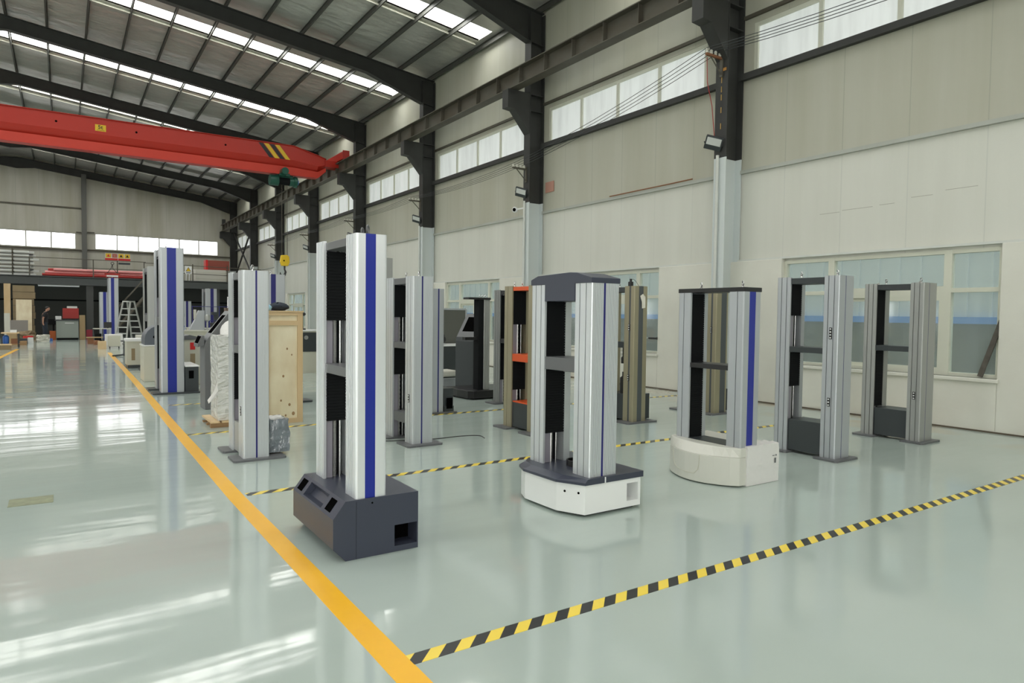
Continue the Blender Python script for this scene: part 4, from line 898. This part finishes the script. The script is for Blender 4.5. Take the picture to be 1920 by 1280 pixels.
for zl in range(3):
    for j in range(4):
        o = tag(MB().cyl((0, 0, 0), (4.7 - .3 * zl, 0, 0), .075, 10).build('wrapped_tube', 'pink' if (j + zl) % 3 else 'dred', None, smooth=True), 'red or pink wrapped tube in the long low pile on the mezzanine', 'tube', 'pink wrapped tubes piled on the mezzanine')
        o.location = (-.95 + .22 * zl + rnd.uniform(-.15, .15), 42.45 + j * .17 + .08 * (zl % 2), MZ + .085 + zl * .135)
for i, (x_, z_, w_, h_) in enumerate(((6.45, 0, 1.65, .36), (6.45, .365, 1.65, .36))):
    g = thing('panel_stack', ('lower' if i == 0 else 'upper') + ' pale flat box in the stack below the brown chest on the mezzanine', 'box', (x_, 43.0, MZ + z_), 0, 'pale boxes on the mezzanine')
    B(0, w_, 0, .8, 0, h_).build('carton', 'ivory', g); B(0, w_, -.005, 0, h_ * .45, h_ * .52).build('seam', 'cream', g)
g = thing('storage_chest', 'reddish brown chest with a red front end on top of the pale boxes', 'chest', (7.0, 43.05, MZ + .726)); B(.12, 1.3, 0, .7, 0, .56).build('body', mat('chest_brown', (.26, .06, .04), .6), g); B(0, .12, 0, .7, 0, .58).build('red_end', 'redp', g)
for i in range(4):
    o = tag(MB().tube([(0, 0, 0), (.02, 0, .5), (.10, 0, .55 + .05 * i)], .03, 6).build('white_rod', 'wht'), 'thin white bent rod standing beside the pale boxes on the mezzanine', 'rod', 'white rods on the mezzanine'); o.location = (5.75 + .16 * i, 42.8, MZ)
for zl in range(6): B(-4.3, -1.25, -.03, .64, zl * .19 + .118, zl * .19 + .150).build('gap_shade_board', 'dgrey', g_rack)  # dark boards added to give the shade between tube layers
# signs
def sign_plate(name, label, loc, w_, h_): 
    g = thing(name, label, 'sign', loc); return g
g = thing('warning_sign', 'white sign with yellow warning triangle on the mezzanine rail', 'sign', (5.92, MY - .0, 3.72)); B(-.17, .17, -.01, 0, -.16, .28).build('plate', 'wht', g)
MB().prism([(-.14, -.02), (.14, -.02), (0, .23)], -.016, -.010, 'y').build('triangle_border', 'blackg', g); MB().prism([(-.105, .0), (.105, .0), (0, .19)], -.018, -.016, 'y').build('triangle', 'syel', g); B(-.008, .008, -.02, -.018, .05, .12).build('mark', 'blackg', g); B(-.12, .12, -.012, -.010, -.12, -.07).build('text_bar', 'mgrey', g)
g = thing('safety_sign', 'red and yellow safety banner with four symbols above the mezzanine', 'sign', (2.95, Y1, 4.86))
B(-.70, .70, -.02, 0, -.24, .24).build('plate', 'paper', g)
for i in range(4):
    x_ = -.52 + .35 * i; B(x_ - .15, x_ + .15, -.024, -.02, -.06, .20).build('symbol_field', 'syel' if i != 1 else 'pinkp', g)
    if i == 1: MB().tube([(x_ + .09 * math.cos(t), -.026, .07 + .09 * math.sin(t)) for t in [2 * PI * k_ / 14 for k_ in range(14)]], .015, 5, True).build('symbol', 'redp', g)
    else: MB().prism([(x_ - .09, 0), (x_ + .09, 0), (x_, .16)], -.028, -.024, 'y').build('symbol', 'blackg' if i else 'redp', g)
B(-.70, .0, -.024, -.02, -.22, -.09).build('red_bar', 'redp', g); B(.02, .70, -.024, -.02, -.22, -.09).build('red_bar', 'redp', g)
g = thing('wall_lamp', 'dark linear lamp on the rail below the safety banner', 'lamp', (2.75, MY + .03, MZ + .80)); B(-.25, .3, -.05, .02, -.06, .04).build('housing', 'dgrey', g)
# stair behind the ladder
g = thing('steel_stair', 'dim steel stair rising to the mezzanine behind the stepladder', 'stair', (2.0, 40.6, 0))
for q in (0, .8): MB().tube([(0, q, 0.05), (2.2, q, 2.95)], .06, 6).tube([(0, q, 1.1), (2.2, q, 3.85)], .025, 6).build('stringer', 'rail', g)
for i in range(10): B(.12 + .22 * i, .34 + .22 * i, 0, .8, .28 + .275 * i, .31 + .275 * i).build('tread', 'rail', g)

# ------------------------------------------------------------------ things in the far left corner
g = thing('timber_stack', 'tall stack of dim wooden boards and frames at the far left', 'timber', (-2.40, 41.0, 0))
for i in range(8): B(.35, 1.25 - .03 * (i % 3), 0, .5, .33 * i, .33 * i + .315).build('board_bundle', 'dwood', g)
B(.0, .26, .05, .4, 0, 2.70).build('upright_plank', 'wood', g)
g = thing('plywood_panel', 'pale plywood sheet leaning against the timber stack', 'board', (-1.95, 40.72, 0)); g.rotation_euler = (math.radians(-4), 0, 0); B(.03, .66, 0, .03, .0, 1.93).build('sheet', 'ply', g)
g = thing('cardboard_sheet', 'wide grey board standing in front of the plywood sheet', 'board', (-2.30, 39.9, 0)); g.rotation_euler = (math.radians(-5), 0, 0); B(0, .88, 0, .03, 0, .93).build('sheet', mat('grey_board', (.26, .235, .215), .7), g)
o = tag(lumpy(0, .36, 0, .3, 0, .26, 4, .01, 2).build('red_basin', 'redp'), 'bright red plastic bin on the floor left of the standing person', 'bin'); o.location = (-1.50, 36.9, 0)
o = tag(lumpy(0, .75, 0, .4, 0, .42, 6, .07, 5).build('scrap_heap', mat('scrap_brown', (.16, .11, .06), .8, var=(9, (.40, .32, .20), .3))), 'jumbled brown scrap heap behind the red bin', 'scrap'); o.location = (-1.9, 37.8, 0); o['kind'] = 'stuff'
o = tag(lumpy(0, .45, 0, .4, 0, .30, 5, .04, 9).build('scrap_bag', 'ivory'), 'pale crumpled sack on the floor just left of the person', 'sack'); o.location = (-1.00, 36.9, 0)
g = thing('white_post', 'thick cream upright post on the bench at the left edge', 'post', (-2.12, 36.2, 0)); B(0, .20, 0, .15, 0, 1.28).build('post', 'ivory', g); B(-.03, .23, -.03, .18, 0, .04).build('foot', 'ivory', g)
g = thing('tool_trolley', 'low trolley with blue tank and clutter at the left edge', 'trolley', (-1.98, 32.0, 0))
B(0, .55, 0, .5, .52, .56).build('upper_shelf', 'wood', g); B(0, .55, 0, .5, .10, .13).build('lower_shelf', 'pallet', g)
for lx in (.0, .51):
    for ly in (0, .46): B(lx, lx + .04, ly, ly + .04, 0, .52).build('leg', 'steel', g)
MB().lathe([(.09, .13), (.10, .18), (.10, .40), (.05, .46)], (.14, .18, 0), 14).build('tank', 'blueb', g); B(.28, .48, .05, .3, .56, .66).build('white_tray', 'wht', g); B(.3, .5, .1, .4, .13, .32).build('brown_box', 'rust', g)
g = thing('wooden_step', 'small pale wooden crate at the left edge of the aisle', 'crate', (-1.92, 30.0, 0)); B(0, .36, 0, .3, .16, .20).build('top_board', 'wood', g); B(.02, .34, .02, .28, 0, .16).build('body', 'dwood', g)
clut = [('wood_offcuts', 'pallet', (-1.75, 33.6), (.5, .4, .16), 'flat heap of wood offcuts by the blue tank trolley', 'wood'), ('tool_case', 'dgrey', (-1.62, 35.2), (.35, .25, .22), 'dark tool case on the floor behind the trolley', 'case'),
    ('carton', 'card', (-2.0, 35.4), (.34, .3, .46), 'brown carton beside the dark tool case', 'box'), ('white_bucket', 'wht', (-1.30, 35.6), (.22, .22, .24), 'white bucket on the floor right of the dark tool case', 'bucket'),
    ('timber_block', 'wood', (-1.62, 38.75), (.5, .3, .10), 'pale timber lying on the floor behind the crumpled sack', 'wood'), ('parts_box', 'blueb', (-.62, 37.9), (.2, .18, .12), 'small blue parts box at the feet of the person', 'box'),
    ('carton', 'card', (1.55, 34.9), (.3, .25, .25), 'small brown carton on the floor below the monitor cart', 'box'), ('metal_bracket', 'rust', (1.05, 33.2), (.2, .2, .18), 'rusty bracket on the floor near the low stool', 'bracket'),
    ('tool_case', 'black', (2.05, 26.3), (.4, .3, .35), 'black case on the floor right of the dark pedestal', 'case'), ('carton', 'ivory', (2.35, 30.2), (.4, .4, .5), 'ivory carton beside the foot of the stepladder', 'box')]
for nm_, m_, (x_, y_), (w_, d_, h_), lab_, cat_ in clut:
    o = tag((lumpy(0, w_, 0, d_, 0, h_, 3, .012, int(abs(x_) * 99)) if m_ in ('pallet', 'card', 'rust') else MB().prism([(0, 0), (w_, 0), (w_ * .94, h_), (w_ * .06, h_)], 0, d_, 'y')).build(nm_, m_, None), lab_, cat_); o.location = (x_, y_, 0)
g = thing('bench_grinder', 'silver headed bench tool at the right end of the ivory cabinet', 'instrument', (3.07, 18.71, .981)); MB().lathe([(.07, 0), (.07, .03), (.025, .05), (.025, .22), (.06, .25), (.06, .36), (.03, .40)], (0, 0, 0), 12).build('body', 'tube', g, smooth=True)
g = thing('purple_machine', 'small blue and dark machine on the long ivory bench behind the grey console', 'instrument', (3.62, 24.45, .921)); g.location = (3.9, 24.1, .921); B(0, .14, 0, .3, 0, .24).build('body', 'dblue', g); MB().ball((.07, .15, .30), .06).build('knob', 'ivory', g, smooth=True)
# bench where the person stands
g = thing('work_cabinet', 'grey green cabinet with dark top beside the standing person', 'cabinet', (-.29, 39.0, 0))
B(0, .90, 0, .6, .10, .92).build('body', mat('grey_green', (.30, .335, .30), .45), g); B(-.05, .92, -.03, .62, .92, .97).build('worktop', 'dgrey', g); B(.35, .72, -.012, 0, .80, .83).build('handle', 'wht', g); B(.02, .88, .02, .58, 0, .10).build('plinth', 'black', g)
g = thing('red_panel_box', 'deep red tool panel standing on the grey green cabinet', 'tool board', (-.03, 39.2, .97)); B(0, .66, 0, .18, .06, .56).build('panel', 'dred', g); B(.03, .08, .02, .1, 0, .06).build('leg', 'dgrey', g); B(.56, .61, .02, .1, 0, .06).build('leg', 'dgrey', g); B(.18, .6, .04, .14, .56, .66).build('silver_parts', 'tube', g)
o = tag(B(0, .24, 0, .2, 0, .17).build('small_printer', 'wht', None, bevel=.02), 'small white device on the cabinet left of the deep red panel', 'device'); o.location = (-.32, 39.12, .97)
o = tag(B(0, .24, 0, .3, 0, 1.20).build('cardboard_box', 'card'), 'tall cardboard box right of the grey green cabinet', 'box'); o.location = (.65, 39.1, 0)
o = tag(B(0, .25, 0, .3, 0, .42).build('orange_box', mat('orange_board', (.50, .12, .03), .6)), 'orange box on the floor between the person and the cabinet', 'box'); o.location = (-.56, 39.3, 0)
o = tag(B(0, .26, 0, .3, 0, .48).build('crimson_box', mat('crimson', (.30, .02, .04), .5)), 'crimson box on the floor right of the cardboard box', 'box'); o.location = (.93, 39.2, 0)
g = thing('machine_table', 'dark long table edge behind the standing person', 'table', (-.86, 39.75, 0)); B(0, .55, 0, .5, .72, 1.0).build('table_body', 'black', g); B(.03, .10, .05, .12, 0, .72).build('leg', 'black', g); B(.42, .5, .05, .12, 0, .72).build('leg', 'black', g)
g = thing('low_stool', 'low wooden stool in the aisle right of the crimson box', 'stool', (.80, 34.0, 0)); B(0, .62, 0, .28, .26, .30).build('seat', 'card', g); B(.05, .28, .05, .2, 0, .26).build('leg', 'rust', g)
g = thing('small_crate', 'tiny wooden block beside the yellow line end', 'crate', (1.06, 29.4, 0)); B(0, .27, 0, .2, 0, .30).build('block', 'wood', g)
g = thing('monitor_cart', 'black frame cart with computer monitor left of the distant tall frame', 'cart', (1.10, 35.4, 0))
for lx in (0, .36):
    for ly in (0, .36): B(lx, lx + .03, ly, ly + .03, 0, .62).build('leg', 'dgrey', g)
B(0, .39, 0, .39, .02, .05).build('shelf', 'dgrey', g); B(0, .7, 0, .45, .60, .64).build('top', 'ivory', g); B(.06, .32, .06, .32, .05, .40).build('computer_case', 'black', g); B(.42, .72, .1, .16, .66, .92).build('monitor', 'blackg', g); B(.54, .6, .12, .15, .63, .68).build('monitor_stand', 'blackg', g)
g = thing('covered_unit', 'grey wheeled unit half covered by a white sheet near the yellow line', 'unit', (1.30, 29.9, 0))
B(.10, .52, 0, .4, .08, .48).build('body', 'cream', g, bevel=.01); lumpy(.02, .60, .03, .46, .0, .53, 6, .014, 6).build('sheet', 'foam', g, smooth=True)
for lx in (.15, .45): MB().cyl((lx, .02, .035), (lx + .03, .02, .035), .035, 10).build('caster', 'black', g)
# stepladder
g = thing('stepladder', 'aluminium stepladder standing in front of the dim stair', 'ladder', (2.26, 32.0, 0), .7)
for s_ in (-1, 1):
    for q in (-1, 1): MB().tube([(s_ * .48, q * (.32), 0), (s_ * .10, q * .18, 1.82)], .034, 6).build('stile', 'tube', g)
    for i in range(6):
        t = (i + 1) / 7; x_ = s_ * (.48 - .38 * t); w_ = .32 - .12 * t; MB().cyl((x_, -w_, 1.78 * t), (x_, w_, 1.78 * t), .028, 6).build('rung', 'tube', g)
B(-.16, .16, -.17, .17, 1.80, 1.85).build('top_step', 'tube', g)
g = thing('pedestal_base', 'dark cast pedestal on a splayed foot in front of the stepladder', 'stand', (1.68, 24.8, 0))
MB().lathe([(.12, .04), (.10, .10), (.09, .36), (.14, .40)], (0, 0, 0), 14).build('pedestal', 'dgrey', g); B(-.16, .16, -.12, .12, .46, .50).build('top_plate', 'mgrey', g); MB().cyl((0, 0, .4), (0, 0, .46), .05, 10).build('neck', 'dgrey', g)
MB().tube([(-.40, -.12, .02), (-.05, 0, .045)], .03, 6).tube([(.42, -.05, .02), (.05, 0, .045)], .03, 6).tube([(0, .4, .02), (0, .05, .045)], .03, 6).build('splayed_foot', 'dgrey', g)
for i in range(5):
    o = tag(MB().lathe([(.05, 0), (.05, .05), (.03, .07)], (0, 0, 0), 12).build('metal_part', 'tube'), 'small round metal part lying on the floor by the dark pedestal', 'metal part', 'loose metal parts on the floor'); o.location = (1.72 + .13 * i, 23.4 + .1 * (i % 2), 0)
# rounded grey cabinet machine left of the very tall frame
g = thing('impact_tester', 'cream cabinet with rounded slate cover left of the very tall blue striped frame', 'testing machine', (1.36, 15.6, 0))
B(0, .62, 0, .8, 0, .73).build('cabinet', 'cream', g, bevel=.008); B(-.01, .63, -.01, .81, .73, .755).build('rim', 'wht', g)
arc = [(.02, .755)] + [(.31 - .29 * math.cos(PI * t / 10), .755 + .12 + .28 * math.sin(PI * t / 10)) for t in range(0, 11)] + [(.60, .755)]
MB().prism(arc, .02, .75, 'y').build('rounded_cover', mat('slate_blue', (.10, .115, .135), .4), g, smooth=True); MB().cyl((.2, .01, .92), (.2, .03, .92), .03, 10).build('knob', 'hole', g)
g = thing('cream_cabinet', 'low cream cabinet just beyond the rounded slate cover', 'cabinet', (1.40, 19.45, 0)); B(-.08, .25, 0, .7, .08, .68).build('body', 'cream', g, bevel=.008); B(.02, .10, -.006, 0, .2, .5).build('vent_panel', 'dwood', g); B(-.06, .24, .02, .68, 0, .08).build('plinth', 'dgrey', g); B(-.10, .28, -.02, .72, .68, .74).build('top', 'wht', g)
# middle background: cabinets and instruments between the tall machine and the wrapped load
g = thing('cream_cabinet', 'cream cabinet with red label between the very tall frame and grey console', 'cabinet', (1.95, 14.6, 0)); B(0, .34, 0, .5, 0, .90).build('body', 'cream', g); MB().prism([(-.03, .90), (.36, .90), (.36, .93), (.12, .99), (-.03, .96)], -.02, .52, 'y').build('sloped_top', 'mgrey', g); B(.13, .22, -.006, 0, .70, .84).build('red_label', 'redp', g); B(.13, .22, -.006, 0, .42, .62).build('vent_panel', 'dwood', g)
g = thing('cream_cabinet', 'broad ivory cabinet behind the red labelled cabinet', 'cabinet', (2.2, 18.6, 0)); B(0, .95, 0, .6, 0, .95).build('body', 'cream', g); B(0, .95, -.004, 0, .60, .62).build('shadow_gap', 'dwood', g); B(-.02, .97, -.02, .62, .95, .98).build('top', 'ivory', g)
g = thing('bench_tester', 'small bench tester with round dial on the ivory cabinet', 'instrument', (2.50, 19.05, .981)); MB().lathe([(.09, 0), (.09, .03), (.03, .05), (.03, .30)], (0, 0, 0), 12).build('pedestal', 'alu_mid', g); MB().ball((0, 0, .38), .10, .06, .10).build('dial', 'alu_mid', g, smooth=True)
g = thing('bench_press', 'grey slanted bench press on the ivory cabinet', 'instrument', (2.68, 18.85, .981)); MB().prism([(0, 0), (.35, 0), (.35, .50), (.22, .50), (.15, .30)], 0, .2, 'y').build('frame', 'alu_mid', g); B(.1, .16, .02, .08, .28, .52).build('lamp_arm', 'ivory', g)
o = tag(lumpy(0, .30, 0, .18, 0, .10, 4, .015, 3).build('blue_cloth', 'blueb'), 'blue rags lying on the ivory cabinet', 'cloth'); o.location = (2.22, 18.62, .98)
g = thing('wire_guard', 'thin dark wire guard fence behind the ivory cabinet', 'fence', (3.2, 22.0, 0))
for x_ in (0, .75, 1.5): MB().cyl((x_, 0, 0), (x_, 0, 1.62), .014, 6).build('post', 'dblue', g)
for z_ in (.8, 1.18, 1.6): MB().cyl((0, 0, z_), (1.5, 0, z_), .010, 6).build('rail', 'dblue', g)
g = thing('fatigue_tester', 'squat tester with three upright silver rods above the grey console', 'testing machine', (5.0, 27.0, 0)); B(0, .8, 0, .6, 0, 1.05).build('base', 'cream', g); B(.1, .7, .1, .5, 1.05, 1.60).build('block', mat('dusty_brown', (.16, .11, .08), .7), g)
for i, x_ in enumerate((.22, .36, .54)): MB().cyl((x_, .3, 1.6), (x_, .3, 2.02 + .12 * (i == 2)), .035, 8).build('rod', 'chrome', g, smooth=True)
g = bench('lab_bench', 'long ivory work bench in the middle distance left of the fluted frame', 'bench', 3.4, 5.6, 24.0, 24.8, .92, 'ivory', 'cream')
for i, (x_, m_) in enumerate(((3.55, 'mgrey'), (4.1, 'dgrey'), (4.6, 'alu_mid'), (5.1, 'dgrey'))):
    g = thing('bench_instrument', ['small grey instrument on the long ivory bench, leftmost', 'dark box shaped instrument on the long ivory bench, second from left', 'silver instrument on the long ivory bench, third from left', 'rightmost dark instrument on the long ivory bench'][i], 'instrument', (x_, 24.2, .92), 0, 'instruments on the long bench')
    B(0, .3, 0, .3, 0, .16).build('base', m_, g); B(.1, .2, .1, .2, .16, .42).build('column', m_, g); B(.03, .27, .05, .25, .42, .52).build('head', m_, g)

# ------------------------------------------------------------------ the person
def person():
    g = thing('person', 'person in black short sleeved shirt and dark trousers looking down at the cabinet', 'person', (-.74, 38.6, 0)); g.scale = (.93, .95, .93)
    V = [(0, 0, .93, .125, .15), (0.01, 0, 1.08, .115, .145), (.03, 0, 1.25, .12, .17), (.05, 0, 1.38, .09, .13), (.075, 0, 1.45, .05, .05), (.11, 0, 1.53, .055, .055),
         (0, .09, .88, .10, .09), (.02, .10, .50, .065, .065), (-.02, .10, .10, .045, .045), (.07, .10, .045, .04, .045), (.13, .10, .035, .03, .04),
         (0, -.09, .88, .10, .09), (.05, -.10, .50, .065, .065), (.03, -.10, .10, .045, .045), (.12, -.10, .045, .04, .045), (.18, -.10, .035, .03, .04),
         (.04, .19, 1.36, .06, .06), (-.04, .23, 1.12, .045, .045), (.04, .22, .90, .034, .034), (.08, .21, .82, .03, .022),
         (.04, -.19, 1.36, .06, .06), (-.05, -.24, 1.12, .045, .045), (-.06, -.22, .90, .034, .034), (-.05, -.21, .83, .03, .022)]
    E_ = [(0, 1), (1, 2), (2, 3), (3, 4), (4, 5), (0, 6), (6, 7), (7, 8), (8, 9), (9, 10), (0, 11), (11, 12), (12, 13), (13, 14), (14, 15), (3, 16), (16, 17), (17, 18), (18, 19), (3, 20), (20, 21), (21, 22), (22, 23)]
    base_n = len(V)
    for hb_, s_ in ((19, 1), (23, -1)):
        hx_, hy_, hz_ = V[hb_][:3]
        for i in range(4):
            o0 = len(V); yy_ = hy_ + (i - 1.5) * .017
            V.append((hx_ + .01, yy_, hz_ - .045, .010, .010)); V.append((hx_ + .025, yy_, hz_ - .075 + .004 * abs(i - 1), .009, .009)); E_ += [(hb_, o0), (o0, o0 + 1)]
        o0 = len(V); V.append((hx_ + .035, hy_ - s_ * .01, hz_ - .015, .011, .011)); V.append((hx_ + .05, hy_ - s_ * .01, hz_ - .045, .009, .009)); E_ += [(hb_, o0), (o0, o0 + 1)]
    me = bpy.data.meshes.new('body'); me.from_pydata([v[:3] for v in V], E_, []); me.update()
    o = bpy.data.objects.new('body', me); COL.objects.link(o); o.parent = g
    o.modifiers.new('skin', 'SKIN')
    for i, v in enumerate(V): me.skin_vertices[0].data[i].radius = (v[3], v[4])
    me.skin_vertices[0].data[0].use_root = True
    s = o.modifiers.new('sub', 'SUBSURF'); s.levels = 1; s.render_levels = 1; me.materials.append(M_['skin'])
    # head with face
    hd = MB().ball((.135, 0, 1.60), .095, .078, .118, 16, 12)
    hd.v = [(x - .012 * max(0, 1.56 - z) / .06, y * (1 - .25 * max(0, (1.58 - z) / .1)), z) for x, y, z in hd.v]
    q = MB().ball((.228, 0, 1.585), .016, .012, .02, 8, 6); hd._add(q.v, q.f)
    for s_ in (-1, 1): q = MB().ball((.13, s_ * .078, 1.59), .018, .010, .028, 8, 6); hd._add(q.v, q.f)
    h = hd.build('head', 'skin', g, smooth=True)
    for s_ in (-1, 1): MB().ball((.218, s_ * .030, 1.605), .008, .012, .006, 8, 6).build('eye', 'hair', h)
    MB().ball((.218, 0, 1.545), .008, .024, .006, 8, 6).build('mouth', mat('lips', (.4, .12, .1), .5), h)
    hr = MB().ball((.122, 0, 1.632), .100, .083, .096, 16, 10); hr.v = [(x, y, z) if z > 1.62 + max(0, x - .12) * .5 else ((x - .122) * .86 + .122 if x > .10 else x, y * (.84 if x > .10 else 1), max(z, 1.62 if x > .13 else 1.56)) for x, y, z in hr.v]; hr.build('hair', 'hair', g, smooth=True)
    # shirt and trousers as shells round the body
    sh = MB()
    for (a, b) in (((0, 0, .86, .155, .185), (.01, 0, 1.08, .14, .172)), ((.01, 0, 1.08, .14, .172), (.03, 0, 1.25, .145, .20)), ((.03, 0, 1.25, .145, .20), (.05, 0, 1.42, .10, .15)), ((.05, 0, 1.42, .10, .15), (.07, 0, 1.47, .055, .06))):
        n_ = 18; vs = [(c[0] + c[3] * math.cos(2 * PI * k_ / n_), c[1] + c[4] * math.sin(2 * PI * k_ / n_), c[2]) for c in (a, b) for k_ in range(n_)]
        sh._add(vs, [(k_, (k_ + 1) % n_, (k_ + 1) % n_ + n_, k_ + n_) for k_ in range(n_)] + [tuple(range(n_ - 1, -1, -1)), tuple(range(n_, 2 * n_))])
    for s_ in (-1, 1): sh.tube([(.04, s_ * .13, 1.38), (.03, s_ * .21, 1.32), (-.02, s_ * .24, 1.19)], [.085, .082, .066], 12)
    sh.build('shirt', 'cloth', g, smooth=True)
    MB().tube([(0, .09, .92), (.02, .10, .50), (-.02, .10, .09)], [.125, .095, .075], 12).tube([(0, -.09, .92), (.05, -.10, .50), (.03, -.10, .09)], [.125, .095, .075], 12).build('trousers', 'denim', g, smooth=True)
    for x_, y_ in ((.04, .10), (.09, -.10)): MB().ball((x_, y_, .04), .14, .055, .045, 12, 8).build('shoe', 'blackg', g, smooth=True)
person()
